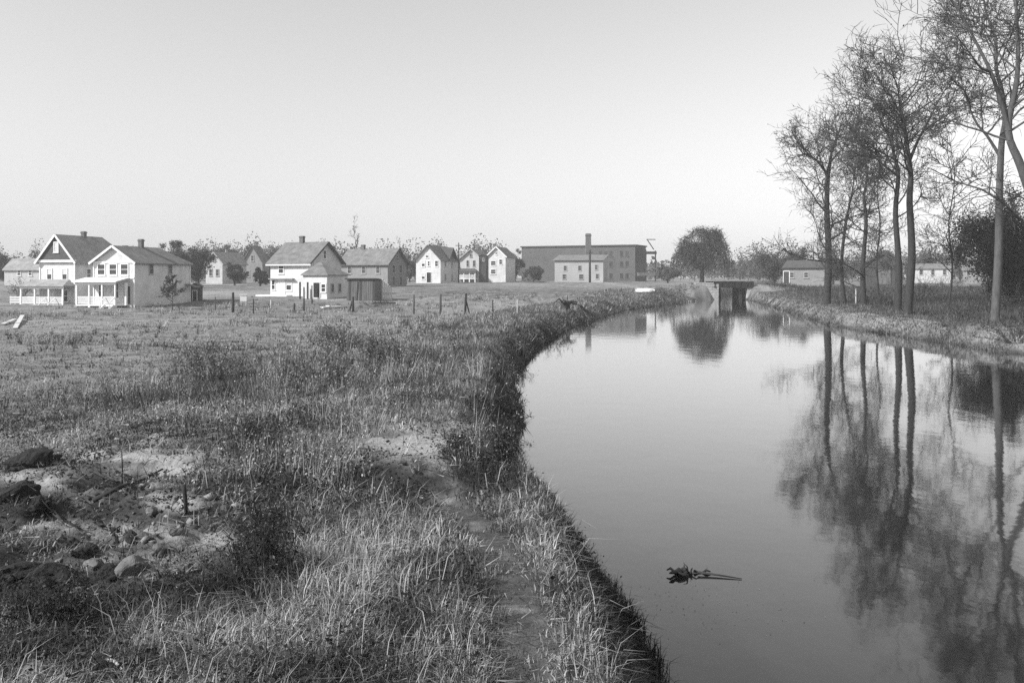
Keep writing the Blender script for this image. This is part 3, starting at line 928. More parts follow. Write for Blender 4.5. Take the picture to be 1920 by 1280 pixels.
    porch(e, -w / 2, w / 2 - 1.0, 2.0, 0.5, zt(509, D, yb), 4, roof='shingle_dark')
    chimney(rf, 0, d * 0.6, hr - 0.3, hr + 1.4, 0.6)
    e, w, d = house_root('outbuilding', 911, 205, 898, 916, 10, 522, 'tall narrow dark outbuilding between the far gabled houses', 'shed')
    shell(e, w, d, zt(480, 205, 522), zt(478, 205, 522), 'y', 'dark_boards', 'tar_roof', oh=0.15)
    P = face_fn(w, d); window(e, P, 'front', w * 0.15, zt(490, 205, 522), 0.5, 0.8, trim='grey_trim')
    # --- H
    D = 212; yb = 521
    e, w, d = house_root('clapboard_house', 948, D, 913, 966, 14, yb, 'far white gabled house beside the long factory')
    he, hr = zt(480, D, yb), zt(463, D, yb)
    P = face_fn(w, d)
    rf = shell(e, w, d, he, hr, 'y', 'white_clapboard', 'shingle_mid', oh=0.4, rake='white_trim')
    for z in (498, 514):
        window(e, P, 'front', -w * 0.16, zt(z, D, yb), 1.3, 1.2, trim='white_trim')
    window(e, P, 'front', w * 0.24, zt(496, D, yb), 0.9, 1.3); window(e, P, 'front', 0, he + 0.3, 0.6, 0.8)
    chimney(rf, -w * 0.2, d * 0.2, hr - 1.4, hr + 0.9, 0.5)


build_houses()


def build_factory():
    D = 235; yb = 530
    e, w, d = house_root('factory', 1191, D, 978, 1211, 24, yb, 'long flat-roofed dark factory left of the round tree', 'factory')
    h = zt(461, D, yb)
    P = face_fn(w, d)
    m = MB(); m.box(-w / 2, 0, -2, w / 2, d, h); m.build('wall', 'factory_wall', e)
    m = MB(); m.box(-w / 2 - 0.3, -0.3, h + 0.003, w / 2 + 0.3, d + 0.3, h + 0.35); m.build('roof', 'tar_roof', e)
    for z in (1.0, 4.2, 6.9):
        for i in (15, 16, 17, 19, 20):
            u = -w / 2 + w * (i + 0.5) / 22
            m = MB(); panel(m, P, 'front', u - 0.45, u + 0.45, z + 0.12, z + 1.5, -0.02, 0.015)
            f = m.build('window', 'glass', e)
            m = MB(); panel(m, P, 'front', u - 0.6, u + 0.6, z - 0.08, z + 0.08, -0.02, 0.12); m.build('sill', 'factory_wall', f)
    m = MB(); panel(m, P, 'right', 0.3, d - 0.3, h - 4.2, h - 0.6, -0.02, 0.2); m.build('loading_door', 'dark_boards', e)
    # pale front range
    D2 = 214
    e, w, d = house_root('pale_workshop', 1131, D2, 1040, 1139, 16, 530, 'pale low workshop standing in front of the dark factory', 'workshop')
    h = zt(488, D2, 530)
    P = face_fn(w, d)
    m = MB(); m.box(-w / 2, 0, -1.5, w / 2, d, h); m.build('wall', 'factory_pale', e)
    m = MB(); m.slab([(-w / 2 - 0.4, -0.5, h + 0.12), (w / 2 + 0.3, -0.5, h + 0.12), (w / 2 + 0.3, d + 0.3, h + 1.5), (-w / 2 - 0.4, d + 0.3, h + 1.5)], 0.12); m.build('roof', 'shingle_mid', e)
    for u, z, s in ((-0.28, 2.9, 0.9), (0.02, 2.9, 0.9), (0.36, 3.1, 0.8), (0.05, 0.8, 1.2), (0.38, 0.9, 0.9), (-0.3, 0.8, 1.0)):
        window(e, P, 'front', w * u, z, s, 1.3, trim='grey_trim')
    # smokestack
    Ds = 226
    x = px(1103, Ds)
    e = empty('smokestack', (x, Ds, gz(x, Ds)), 0, 'tall square brick smokestack rising behind the pale workshop', 'smokestack')
    top = pz(438, Ds) - gz(x, Ds)
    m = MB(); m.add([(-0.85, -0.85, -1), (0.85, -0.85, -1), (0.85, 0.85, -1), (-0.85, 0.85, -1), (-0.66, -0.66, top - 0.6), (0.66, -0.66, top - 0.6), (0.66, 0.66, top - 0.6), (-0.66, 0.66, top - 0.6)],
                    [(4, 5, 6, 7), (0, 1, 5, 4), (1, 2, 6, 5), (2, 3, 7, 6), (3, 0, 4, 7)]); m.build('shaft', 'brick', e)
    m = MB(); m.box(-0.76, -0.76, top - 0.597, 0.76, 0.76, top - 0.3); m.box(-0.66, -0.66, top - 0.297, 0.66, 0.66, top); m.build('cap', 'brick', e)
    # hoist frame at the factory's end
    Dh = 228
    x = px(1226, Dh); g = gz(x, Dh)
    e = empty('hoist_frame', (x, Dh, g), 0, 'timber hoist frame with slanting jib at the right end of the factory', 'hoist')
    zb = lambda py: pz(py, Dh) - g
    sx = lambda p: (p - 1226) / F * Dh
    for p in (1211, 1229):
        m = MB(); m.bar((sx(p), 0, -0.5), (sx(p), 0, zb(470)), 0.3); m.build('post', 'dark_timber', e)
    m = MB(); m.bar((sx(1207), -0.05, zb(474)), (sx(1231), -0.05, zb(474)), 0.35, 0.7); m.build('beam', 'dark_timber', e)
    m = MB(); m.bar((sx(1226), 0, zb(468)), (sx(1214), 0, zb(450)), 0.22); m.build('jib', 'dark_timber', e)
    m = MB(); m.bar((sx(1212), 0.02, zb(449)), (sx(1229), 0.02, zb(449)), 0.2); m.build('top_bar', 'dark_timber', e)
    m = MB(); m.box(sx(1197), -0.4, zb(517), sx(1229), 2.5, zb(511)); m.build('platform', 'old_boards', e)


build_factory()


def build_right_buildings():
    D = 150
    e, w, d = house_root('low_building', 1546, D, 1470, 1556, 24, 531, 'low pale building beyond the right-hand bank', 'building')
    P = face_fn(w, d)
    h = zt(502, D, 531)
    d = 6.0
    m = MB(); m.box(-w / 2, 0, -1, w / 2, d, h); m.build('wall', 'grey_clapboard', e)
    m = MB(); m.slab([(-w / 2 - 0.3, -0.4, h + 0.1), (w / 2 + 0.3, -0.4, h + 0.1), (w / 2 + 0.3, d + 0.3, h + 1.4), (-w / 2 - 0.3, d + 0.3, h + 1.4)], 0.12); m.build('roof', 'shingle_dark', e)
    for u in (-0.3, 0.05):
        window(e, P, 'front', w * u, 0.9, 0.8, 1.0, trim='grey_trim')
    door(e, P, 'front', -w * 0.44, 0, 0.9, 2.0)
    D = 142
    x0, x1 = px(1622, D), px(1690, D); w = x1 - x0; d = 7
    e = empty('barn', ((x0 + x1) / 2, D, pz(534, D)), R(-22), 'dark gabled barn behind the two close trunks on the right', 'barn')
    shell(e, w, d, zt(494, D, 534), zt(477, D, 534), 'y', 'dark_boards', 'shingle_dark', oh=0.3)
    P = face_fn(w, d); door(e, P, 'front', 0, 0.1, 2.2, 2.4, 'old_boards', 'dark_boards')
    for p0, p1, yt, D, lab in ((1716, 1782, 503, 205, 'far white house glimpsed right of the dark trunk'), (1808, 1838, 506, 190, 'far small pale house under the dark leafy tree')):
        x0, x1 = px(p0, D), px(p1, D); w = x1 - x0; d = 7
        e = empty('clapboard_house', ((x0 + x1) / 2, D, pz(526, D)), R(-26), lab, 'house')
        h = zt(yt, D, 526)
        shell(e, w, d, h * 0.98, h + 1.0, 'x', 'pale_clapboard' if D > 200 else 'grey_clapboard', 'shingle_mid', oh=0.35)
        P = face_fn(w, d)
        for u in ((-0.3, 0, 0.3) if w > 5 else (-0.2, 0.2)):
            window(e, P, 'front', w * u, h * 0.45, 0.8, 1.3, trim='grey_trim')


build_right_buildings()


def build_bridge():
    Y = 139.0
    xl, xr = 32.4, 36.9
    e = empty('canal_bridge', ((xl + xr) / 2, Y, 0), 0, 'dark low girder bridge over the far canal between stone abutments', 'bridge')
    ox = (xl + xr) / 2
    L = lambda x: x - ox
    zt_ = pz(529, Y); zb_ = pz(543, Y)
    for yy in (0.0, 5.4):
        m = MB(); m.box(L(xl - 0.8), yy, zb_ + 0.3, L(xr + 1.0), yy + 0.35, zt_); m.build('girder', 'steel', e)
        m = MB(); m.box(L(xl - 0.8), yy - 0.06, zt_ + 0.003, L(xr + 1.0), yy + 0.41, zt_ + 0.12); m.build('flange', 'steel', e)
        for k in range(7):
            x = L(xl - 0.6) + (xr - xl + 1.4) * k / 6
            m = MB(); m.box(x - 0.06, yy - 0.1, zb_ + 0.32, x + 0.06, yy - 0.003, zt_ - 0.02); m.build('stiffener', 'steel', e)
    m = MB(); m.box(L(xl - 0.7), 0.353, zb_ + 0.4, L(xr + 0.9), 5.397, zb_ + 0.75); m.build('deck', 'dark_timber', e)
    # left abutment of coursed blocks with a sloping wing wall
    ab = MB(); ab.box(L(xl - 3.6), 0.15, -0.9, L(xl), 5.6, zb_ + 0.28); abo = ab.build('abutment', 'stone', e)
    rr = random.Random(4)
    z = -0.15
    while z < zt_ - 0.45:
        h = rr.uniform(0.38, 0.5); x = xl - 3.7 + max(0.0, (0.6 - z)) * 1.2
        while x < xl - 0.05:
            wd = min(rr.uniform(0.6, 1.1), xl - x)
            m = MB(); m.box(L(x) + 0.012, 0.0 + rr.uniform(-0.03, 0.03), z + 0.012, L(x + wd) - 0.012, 0.148, z + h - 0.012); m.build('stone_block', 'stone', abo)
            x += wd
        z += h
    m = MB(); m.box(L(xl - 3.7), -0.05, z + 0.003, L(xl - 0.81), 0.55, z + 0.2); m.build('coping', 'stone', abo)
    m = MB(); m.box(L(xr), 0.15, -0.9, L(xr + 3.0), 5.6, zb_ + 0.28); abr = m.build('abutment', 'stone', e)
    m = MB(); m.box(L(xl + 0.0), 0.6, -0.8, L(xl + 0.45), 5.2, zb_ + 0.29); m.build('pile', 'dark_timber', e)
    m = MB(); m.box(L(xr - 1.1), 0.6, -0.8, L(xr - 0.7), 5.2, zb_ + 0.29); m.build('pile', 'dark_timber', e)


build_bridge()

# ------------------------------------------------------------------ trees


def tubes_np(segs, sides):
    """segs: array n x 8 (p0, p1, r0, r1) -> verts, quad indices"""
    S = np.asarray(segs, dtype=np.float64)
    p0, p1, r0, r1 = S[:, 0:3], S[:, 3:6], S[:, 6], S[:, 7]
    d = p1 - p0
    d /= np.maximum(np.linalg.norm(d, axis=1, keepdims=True), 1e-9)
    up = np.where(np.abs(d[:, 2:3]) < 0.9, np.array([[0, 0, 1.0]]), np.array([[1.0, 0, 0]]))
    a = np.cross(d, up); a /= np.linalg.norm(a, axis=1, keepdims=True)
    b = np.cross(a, d)
    n = len(S)
    V = np.zeros((n, 2, sides, 3))
    for k in range(sides):
        an = 2 * math.pi * k / sides
        off = a * math.cos(an) + b * math.sin(an)
        V[:, 0, k] = p0 + off * r0[:, None]
        V[:, 1, k] = p1 + off * r1[:, None]
    base = np.arange(n)[:, None] * (2 * sides)
    q = []
    for k in range(sides):
        k2 = (k + 1) % sides
        q.append(np.stack([base[:, 0] + k, base[:, 0] + k2, base[:, 0] + sides + k2, base[:, 0] + sides + k], -1))
    return V.reshape(-1, 3), np.stack(q, 1).reshape(-1)


def leaf_cards(P, size, tone, rng, flat=0.0):
    """one small diamond-shaped leaf per point"""
    n = len(P)
    a = rng.normal(size=(n, 3)); a /= np.linalg.norm(a, axis=1, keepdims=True)
    b = rng.normal(size=(n, 3)); b[:, 2] *= (1 - flat); a[:, 2] *= (1 - flat)
    b -= a * np.sum(a * b, 1, keepdims=True) / np.sum(a * a, 1, keepdims=True)
    b /= np.linalg.norm(b, axis=1, keepdims=True)
    s = np.asarray(size)[:, None]
    V = np.stack([P - a * s, P + b * s * 0.55, P + a * s, P - b * s * 0.55], 1).reshape(-1, 3)
    return V, np.arange(4 * n), tone


def bare_tree(name, x, y, H, r0, seed, label, cat='tree', lean=(0, 0), first=0.3, spread=0.42, limbs=13, dens=1.0, leaf=0.06, barkm='bark', twigm='twig', thick=1.0, group=None, up=0.25, leafsize=0.09, fork=None, path=None, fork_path=None, extra=()):
    rng = random.Random(seed)
    z = gz(x, y) - 0.15
    e = empty(name, (x, y, z), 0, label, cat, group)
    trunk, limb, twig, tips = [], [], [], []
    limb_sets = []

    def walk(p, d, L, ra, rb, n, wob, upl, out):
        pts = [p.copy()]; 
        for i in range(n):
            d = (d + Vector((rng.gauss(0, wob), rng.gauss(0, wob), rng.gauss(0, wob * 0.7) + upl))).normalized()
            q = p + d * (L / n)
            t0, t1 = i / n, (i + 1) / n
            out.append((p.x, p.y, p.z, q.x, q.y, q.z, ra + (rb - ra) * t0, ra + (rb - ra) * t1))
            p = q; pts.append(p.copy())
        return pts, d

    def at(pts, t):
        f = t * (len(pts) - 1); i = min(int(f), len(pts) - 2)
        return pts[i].lerp(pts[i + 1], f - i), (pts[i + 1] - pts[i]).normalized()

    def side(d, ang):
        r = Vector((rng.gauss(0, 1), rng.gauss(0, 1), rng.gauss(0, 1)))
        s = (r - d * r.dot(d)).normalized()
        return (d * math.cos(ang) + s * math.sin(ang)).normalized()

    def fine(p, d, L, lev):
        pts, dd = walk(p, d, L, 0.013 * thick, 0.006 * thick, 3, 0.22, up * 0.25, twig)
        tips.append(pts[-1]); tips.append(pts[1])
        if lev > 0:
            for k in range(max(1, int(round(1.7 * dens)))):
                q, qd = at(pts, rng.uniform(0.15, 1))
                fine(q, side(qd, R(rng.uniform(20, 60))), L * rng.uniform(0.45, 0.75), lev - 1)

    def branch(p, d, L, r, limb=limb):
        pts, dd = walk(p, d, L, r, max(0.014 * thick, r * 0.3), 5, 0.16, up * 0.35, limb)
        for k in range(int(round(6 * dens))):
            q, qd = at(pts, rng.uniform(0.15, 1))
            fine(q, side(qd, R(rng.uniform(30, 75))), L * rng.uniform(0.35, 0.7), 1)

    def mainlimb(p, d, L, r):
        limb = []
        limb_sets.append(limb)
        pts, dd = walk(p, d, L, r, r * 0.22, 8, 0.17, up * 0.3, limb)
        for k in range(int(round(8 * dens))):
            q, qd = at(pts, rng.uniform(0.22, 1.0))
            branch(q, side(qd, R(rng.uniform(30, 70))), L * rng.uniform(0.28, 0.5), max(0.024, r * 0.4), limb)
        branch(pts[-1], dd, L * 0.3, r * 0.25, limb)

    stems = [(Vector((0, 0, 0)), Vector((lean[0], lean[1], 1)).normalized(), H, r0, 0.0)]
    for si, (p, d, L, r, tt) in enumerate(stems):
        top = L * 0.86
        stemsets = []
        for pi, pth in enumerate([path, fork_path]):
            if pth is None:
                continue
            ctrl = [Vector((px(a, y) - x, rng.gauss(0, 0.02) * i * (1 if pi == 0 else 2), pz(b, y) - z)) for i, (a, b) in enumerate(pth)]
            if pi == 0: ctrl[0].z = 0
            pp = []
            for i in range(len(ctrl) - 1):
                c0, c1, c2, c3 = ctrl[max(i - 1, 0)], ctrl[i], ctrl[i + 1], ctrl[min(i + 2, len(ctrl) - 1)]
                for k in range(4):
                    t = k / 4
                    pp.append(0.5 * ((2 * c1) + (c2 - c0) * t + (2 * c0 - 5 * c1 + 4 * c2 - c3) * t * t + (3 * c1 - c0 - 3 * c2 + c3) * t ** 3))
            pp.append(ctrl[-1])
            m_ = len(pp) - 1
            ra = r * 1.05 if pi == 0 else r * 0.42
            for i in range(m_):
                trunk.append((*pp[i], *pp[i + 1], ra * (1 - 0.86 * (i / m_) ** 0.85), ra * (1 - 0.86 * ((i + 1) / m_) ** 0.85)))
            stemsets.append((pp, L if pi == 0 else L * 0.6))
            if pi == 0: pts = pp
        if path is None:
            pts, dd = walk(p, d, top, r * 1.0, r * 0.16, 14, 0.045, 0.02, trunk)
            stemsets = [(pts, L)]
        for pp, LL in stemsets:
            nl = limbs if pp is pts else max(3, limbs // 4)
            for k in range(nl):
                t = first + (1 - first) * ((k + rng.random()) / nl) ** 1.1 if pp is pts else rng.uniform(0.25, 1)
                q, qd = at(pp, min(t, 0.99))
                ll = LL * spread * (1.05 - 0.62 * t) * rng.uniform(0.75, 1.15) * min(1.0, 0.42 + 1.5 * t)
                mainlimb(q, side(qd, R(rng.uniform(48, 88) - 26 * t)), ll, max(0.05, r * (0.30 - 0.19 * t)))
            mainlimb(pp[-1], (pp[-1] - pp[-2]).normalized(), LL * 0.18, r * 0.15)
    for lp, lr in extra:
        limb_sets.append([])
        ctrl = [Vector((px(a, y) - x, rng.gauss(0, 0.3), pz(b, y) - z)) for a, b in lp]
        for i in range(len(ctrl) - 1):
            n_ = len(ctrl) - 1
            limb_sets[-1].append((*ctrl[i], *ctrl[i + 1], lr * (1 - 0.7 * i / n_), lr * (1 - 0.7 * (i + 1) / n_)))
            for k in range(3):
                q = ctrl[i].lerp(ctrl[i + 1], rng.random()); qd = (ctrl[i + 1] - ctrl[i]).normalized()
                branch(q, side(qd, R(rng.uniform(25, 60))), rng.uniform(1.2, 2.6), lr * 0.35, limb_sets[-1])
    # flared foot
    trunk.insert(0, (0, 0, -0.3, 0, 0, 0.5, r0 * 1.45, r0 * 1.05))
    V, q = tubes_np(trunk, 10)
    link_mesh('trunk', mesh_np('trunk', V, q, 4), barkm, e, True)
    if limb:
        limb_sets.append(limb)
    for ls in limb_sets:
        V, q = tubes_np(ls, 5)
        link_mesh('limb', mesh_np('limb', V, q, 4), barkm, e, True)
    V, q = tubes_np(twig, 3)
    tone = np.full(len(q) // 4, 0.09 if twigm == 'twig' else 0.13)
    if leaf > 0:
        nr = np.random.default_rng(seed)
        T = np.array([tuple(t) for t in tips])
        T = T[nr.random(len(T)) < leaf]
        T = T + nr.normal(scale=0.05, size=T.shape)
        V2, q2, t2 = leaf_cards(T, nr.uniform(0.5, 1.2, len(T)) * leafsize, nr.uniform(0.04, 0.12, len(T)), nr)
        q = np.concatenate([q, q2 + len(V)]); V = np.concatenate([V, V2]); tone = np.concatenate([tone, t2])
    c = link_mesh('crown', mesh_np('crown', V, q, 4, tone), 'leaf', e)
    c['kind'] = 'stuff'
    return e


def leafy_tree(name, x, y, H, wid, seed, label, cat='tree', n=5000, lsize=0.22, tone=(0.04, 0.11), low=0.15, droop=0.0, trunk_r=0.2, barkm='bark', clumps=26, group=None, gap=0.5, z=None, oval=1.0, twigs=True):
    rng = np.random.default_rng(seed)
    g = (gz(x, y) if z is None else z) - 0.1
    e = empty(name, (x, y, g), 0, label, cat, group)
    # crown of leaf clumps spread through an uneven ellipsoid
    cz = H * (low + (1 - low) / 2); rz = H * (1 - low) / 2; rx = wid / 2
    u = rng.normal(size=(clumps, 3)); u /= np.linalg.norm(u, axis=1, keepdims=True)
    rad = rng.random(clumps) ** 0.42
    C = u * rad[:, None] * np.array([rx * 0.82, rx * 0.82 * oval, rz * 0.84])
    C[:, 2] += cz
    cr = rng.uniform(0.16, 0.34, clumps) * min(rx, rz) * 1.15
    per = rng.multinomial(n, cr ** 2 / np.sum(cr ** 2))
    P = []; T = []
    segs = []
    for k in range(clumps):
        v = rng.normal(size=(per[k], 3)); v /= np.linalg.norm(v, axis=1, keepdims=True)
        rr = rng.random(per[k]) ** gap
        pt = C[k] + v * rr[:, None] * cr[k] * np.array([1, 1, 0.85])
        if droop:
            q = rng.random(per[k])
            pt[:, 2] -= droop * q ** 2 * np.clip(np.hypot(pt[:, 0], pt[:, 1]) / rx, 0.2, 1) * H
        P.append(pt); T.append(np.full(per[k], rng.uniform(*tone)) * rng.uniform(0.75, 1.25, per[k]))
        b0 = np.array([0, 0, H * (low * 0.8 + 0.25 * rng.random())])
        mid = (b0 + C[k]) / 2 + rng.normal(scale=0.06 * rx, size=3)
        segs += [(*b0, *mid, trunk_r * 0.35, trunk_r * 0.22), (*mid, *C[k], trunk_r * 0.22, trunk_r * 0.08)]
        if twigs:
            for _ in range(14):
                w = rng.normal(size=3); w /= np.linalg.norm(w); w[2] = abs(w[2]) * 0.6 + 0.25
                segs.append((*C[k], *(C[k] + w * cr[k] * rng.uniform(0.8, 1.5)), trunk_r * 0.07, trunk_r * 0.025))
    P = np.concatenate(P); T = np.concatenate(T)
    P[:, 2] = np.maximum(P[:, 2], 0.05)
    V, q, t = leaf_cards(P, rng.uniform(0.6, 1.3, len(P)) * lsize, T, rng)
    c = link_mesh('crown', mesh_np('crown', V, q, 4, t), 'leaf', e)
    c['kind'] = 'stuff'
    tr = [(0, 0, -0.5, 0, 0, 0.5, trunk_r * 1.4, trunk_r)]
    top = np.array([rng.normal(scale=0.04) * H, rng.normal(scale=0.04) * H, H * 0.72])
    tr.append((0, 0, 0.5, *top, trunk_r, trunk_r * 0.3))
    V, q = tubes_np(tr, 8); link_mesh('trunk', mesh_np('trunk', V, q, 4), barkm, e, True)
    V, q = tubes_np(segs, 4); link_mesh('branchwork', mesh_np('branchwork', V, q, 4), barkm, e, True)['kind'] = 'stuff'
    return e


def build_trees():
    # bare trees along the right bank
    G = 'trees on the right bank'
    bare_tree('bare_tree', px(1550, 86), 86, 20, 0.36, 3, 'bare tree farthest left of the right-bank row', first=0.10, spread=0.40, limbs=24, leaf=0.06, group=G, up=0.1, dens=0.9, thick=1.3,
              path=[(1550, 575), (1554, 480), (1550, 390), (1553, 330), (1557, 300), (1560, 280), (1568, 262)], fork_path=[(1553, 330), (1535, 305), (1512, 285), (1498, 268)])
    bare_tree('bare_tree', px(1583, 84), 84.5, 15.5, 0.2, 14, 'slim bare tree just right of the leftmost bank tree', first=0.12, spread=0.36, limbs=15, leaf=0.06, group=G, up=0.1, thick=1.3,
              path=[(1584, 575), (1578, 500), (1585, 420), (1592, 385), (1600, 345), (1604, 315)])
    bare_tree('bare_tree', px(1620, 79), 79, 16, 0.25, 25, 'bare tree in the middle of the bank row, before the barn', first=0.10, spread=0.38, limbs=19, leaf=0.06, group=G, up=0.1, dens=0.9, thick=1.3,
              path=[(1620, 580), (1618, 500), (1624, 420), (1620, 370), (1627, 325), (1622, 290)])
    bare_tree('bare_tree', px(1684, 67), 67, 17.5, 0.27, 36, 'bare tree just left of the darkest trunk', first=0.30, spread=0.38, limbs=18, leaf=0.06, group=G, up=0.1, thick=1.2,
              path=[(1683, 588), (1686, 500), (1680, 400), (1684, 330), (1678, 295), (1666, 262), (1656, 235)], fork_path=[(1684, 330), (1655, 308), (1634, 285), (1618, 255)])
    bare_tree('bare_tree', px(1703, 62), 62, 21.5, 0.29, 47, 'bare tree with the darkest bare trunk on the bank crest', first=0.38, spread=0.40, limbs=20, leaf=0.06, group=G, up=0.1, thick=1.2,
              path=[(1701, 592), (1710, 480), (1705, 380), (1708, 330), (1700, 275), (1693, 225), (1688, 190), (1684, 165)], fork_path=[(1706, 300), (1722, 262), (1742, 225), (1762, 190), (1775, 160)])
    bare_tree('bare_tree', px(1866, 52), 52, 21, 0.25, 58, 'tall pale-trunked bare tree nearest the right edge', first=0.44, spread=0.44, limbs=18, leaf=0.06, barkm='bark_pale', group=G, up=0.1, thick=1.1,
              path=[(1865, 622), (1872, 480), (1873, 360), (1876, 270), (1886, 225), (1879, 170), (1867, 130), (1868, 70), (1852, 15), (1838, -40)], fork_path=[(1873, 290), (1850, 255), (1828, 225), (1805, 165), (1790, 110)])
    bare_tree('bare_tree', px(1990, 47), 47, 24, 0.32, 69, 'leaning bare tree whose limbs enter at the upper right edge', first=0.45, spread=0.34, limbs=15, leaf=0.06, barkm='bark_pale', group=G, up=0.1, thick=1.1,
              path=[(1992, 640), (1952, 430), (1916, 315), (1892, 245), (1905, 150), (1912, 60), (1900, -60)], fork_path=[(1892, 245), (1862, 150), (1832, 80), (1790, 15), (1750, -40)],
              extra=(([(1955, 440), (1918, 414), (1872, 380), (1836, 356), (1795, 340), (1742, 318)], 0.085), ([(1935, 380), (1900, 365), (1860, 352), (1835, 356)], 0.05)))
    bare_tree('bare_tree', px(1648, 96), 96, 13, 0.13, 70, 'slender bare tree behind the gap left of the two close trunks', first=0.15, spread=0.36, limbs=13, leaf=0.06, group=G, up=0.1, thick=1.3, dens=0.9,
              path=[(1648, 568), (1644, 490), (1650, 420), (1645, 360), (1652, 310)])
    bare_tree('bare_tree', px(1778, 74), 74, 13, 0.10, 71, 'slender bare tree between the darkest trunk and the pale trunk', first=0.2, spread=0.40, limbs=13, leaf=0.06, group=G, up=0.1, thick=1.2, dens=0.9,
              path=[(1778, 580), (1786, 500), (1780, 420), (1790, 340), (1784, 270)])
    # willow by the bridge
    leafy_tree('willow_tree', px(1316, 185), 185, 12.6, 12.6, 81, 'large round-headed leafy tree standing by the bridge', n=22000, lsize=0.13, tone=(0.03, 0.10), low=0.2, droop=0.25, trunk_r=0.5, clumps=44, gap=0.7)
    wl = bpy.data.objects['willow_tree']
    rng = np.random.default_rng(8)
    P = []
    for k in range(520):
        a = rng.uniform(0, 2 * np.pi); rr_ = 6.4 * rng.random() ** 0.35
        z0 = 11.6 * math.sqrt(max(0.05, 1 - (rr_ / 7.2) ** 2)) * rng.uniform(0.72, 1.03)
        ln_ = rng.uniform(1.0, 4.5)
        t = rng.random(22)
        pp = np.stack([np.full(22, math.cos(a) * rr_) + t * math.cos(a) * 0.5, np.full(22, math.sin(a) * rr_) + t * math.sin(a) * 0.5, z0 - t * ln_], -1) + rng.normal(scale=0.10, size=(22, 3))
        P.append(pp)
    P = np.concatenate(P); P[:, 2] = np.maximum(P[:, 2], 0.6)
    V, q, t = leaf_cards(P, rng.uniform(0.08, 0.17, len(P)), rng.uniform(0.04, 0.11, len(P)), rng)
    c = link_mesh('hanging_strands', mesh_np('hanging_strands', V, q, 4, t), 'leaf', wl); c['kind'] = 'stuff'
    leafy_tree('dense_tree', px(1905, 78), 78, 10.6, 12.5, 82, 'dense dark leafy tree at the right edge behind the bank trees', n=42000, lsize=0.10, tone=(0.02, 0.055), low=0.03, droop=0.15, trunk_r=0.35, clumps=60, gap=0.75)
    spec = [  # px, top y, width px, D, label, tone, n
        (14, 468, 60, 170, 'bushy tree at the far left edge of the skyline', (0.06, 0.11), 2200),
        (62, 467, 26, 190, 'small round tree behind the cottage at far left', (0.05, 0.08), 1000),
        (326, 432, 58, 150, 'loose-crowned tree rising behind the porch house roof', (0.06, 0.11), 2400),
        (372, 458, 70, 160, 'broad dark tree filling the gap right of the porch house', (0.05, 0.09), 2600),
        (425, 452, 64, 225, 'pale tree rising behind the far pale gabled house', (0.09, 0.15), 1800),
        (476, 447, 66, 240, 'pale tree rising behind the far dark gable', (0.10, 0.16), 1800),
        (520, 455, 50, 235, 'pale tree left of the saltbox roof', (0.10, 0.16), 1400),
        (712, 462, 60, 205, 'tree behind the grey house, right half', (0.07, 0.12), 1600),
        (768, 474, 46, 215, 'small tree between the grey house and the white gable', (0.08, 0.13), 1300),
        (966, 458, 44, 230, 'tree between the far white gable and the factory', (0.06, 0.11), 1900),
        (655, 468, 44, 178, 'tree rising between the saltbox and the grey house', (0.06, 0.11), 1600),
        (846, 480, 26, 216, 'small tree just right of the bright white gable', (0.06, 0.10), 1100),
        (440, 487, 50, 172, 'low dark tree before the far pale house', (0.04, 0.08), 1500),
        (488, 500, 44, 165, 'low dark hedge tree left of the saltbox wall', (0.035, 0.07), 1500),
        (1000, 496, 60, 205, 'low tree before the left end of the factory', (0.06, 0.11), 1700),
        (1252, 490, 60, 200, 'low tree between the factory and the round tree', (0.08, 0.13), 1500),
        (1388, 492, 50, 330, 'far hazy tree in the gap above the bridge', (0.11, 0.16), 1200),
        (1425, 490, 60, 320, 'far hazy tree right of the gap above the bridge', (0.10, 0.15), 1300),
        (1452, 462, 64, 165, 'leafy tree left of the low pale building', (0.05, 0.09), 2200),
        (1500, 462, 76, 172, 'leafy tree behind the low pale building', (0.05, 0.09), 2400),
        (1562, 478, 70, 178, 'dark tree behind the leftmost bank tree', (0.05, 0.09), 2000),
        (1655, 465, 90, 175, 'dark tree rising behind the barn', (0.05, 0.09), 2400),
        (1745, 468, 74, 240, 'far tree behind the white house on the right', (0.09, 0.14), 1700),
        (1800, 462, 80, 230, 'far tree left of the dense dark tree', (0.07, 0.12), 1800),
    ]
    for i, (p, yt, wp, D, lab, tone, n) in enumerate(spec):
        x = px(p, D); z = gz(x, D)
        leafy_tree('leafy_tree', x, D, pz(yt, D) - z, wp / F * D, 200 + i, lab, n=int(n * 2.4), lsize=0.15 * D / 180, tone=tone, low=0.06, trunk_r=0.18, clumps=30, gap=0.7)
    bare_tree('bare_tree', px(672, 172), 172, 12.5, 0.16, 91, 'thin bare poplar rising above the grey house roof', first=0.3, spread=0.22, limbs=14, leaf=0.1, dens=0.7, up=0.6, twigm='twig_pale')
    bare_tree('bare_tree', px(762, 185), 185, 9.5, 0.13, 92, 'thin bare tree left of the bright white gable', first=0.3, spread=0.22, limbs=10, leaf=0.1, dens=0.7, up=0.6, twigm='twig_pale')
    bare_tree('sapling', px(323, 100), 100, 3.9, 0.05, 93, 'dark sapling beside the long wall of the porch house', first=0.3, spread=0.5, limbs=8, leaf=0.8, dens=0.7, leafsize=0.12)
    # far woods closing the horizon
    rng = np.random.default_rng(5)
    P = []; T = []
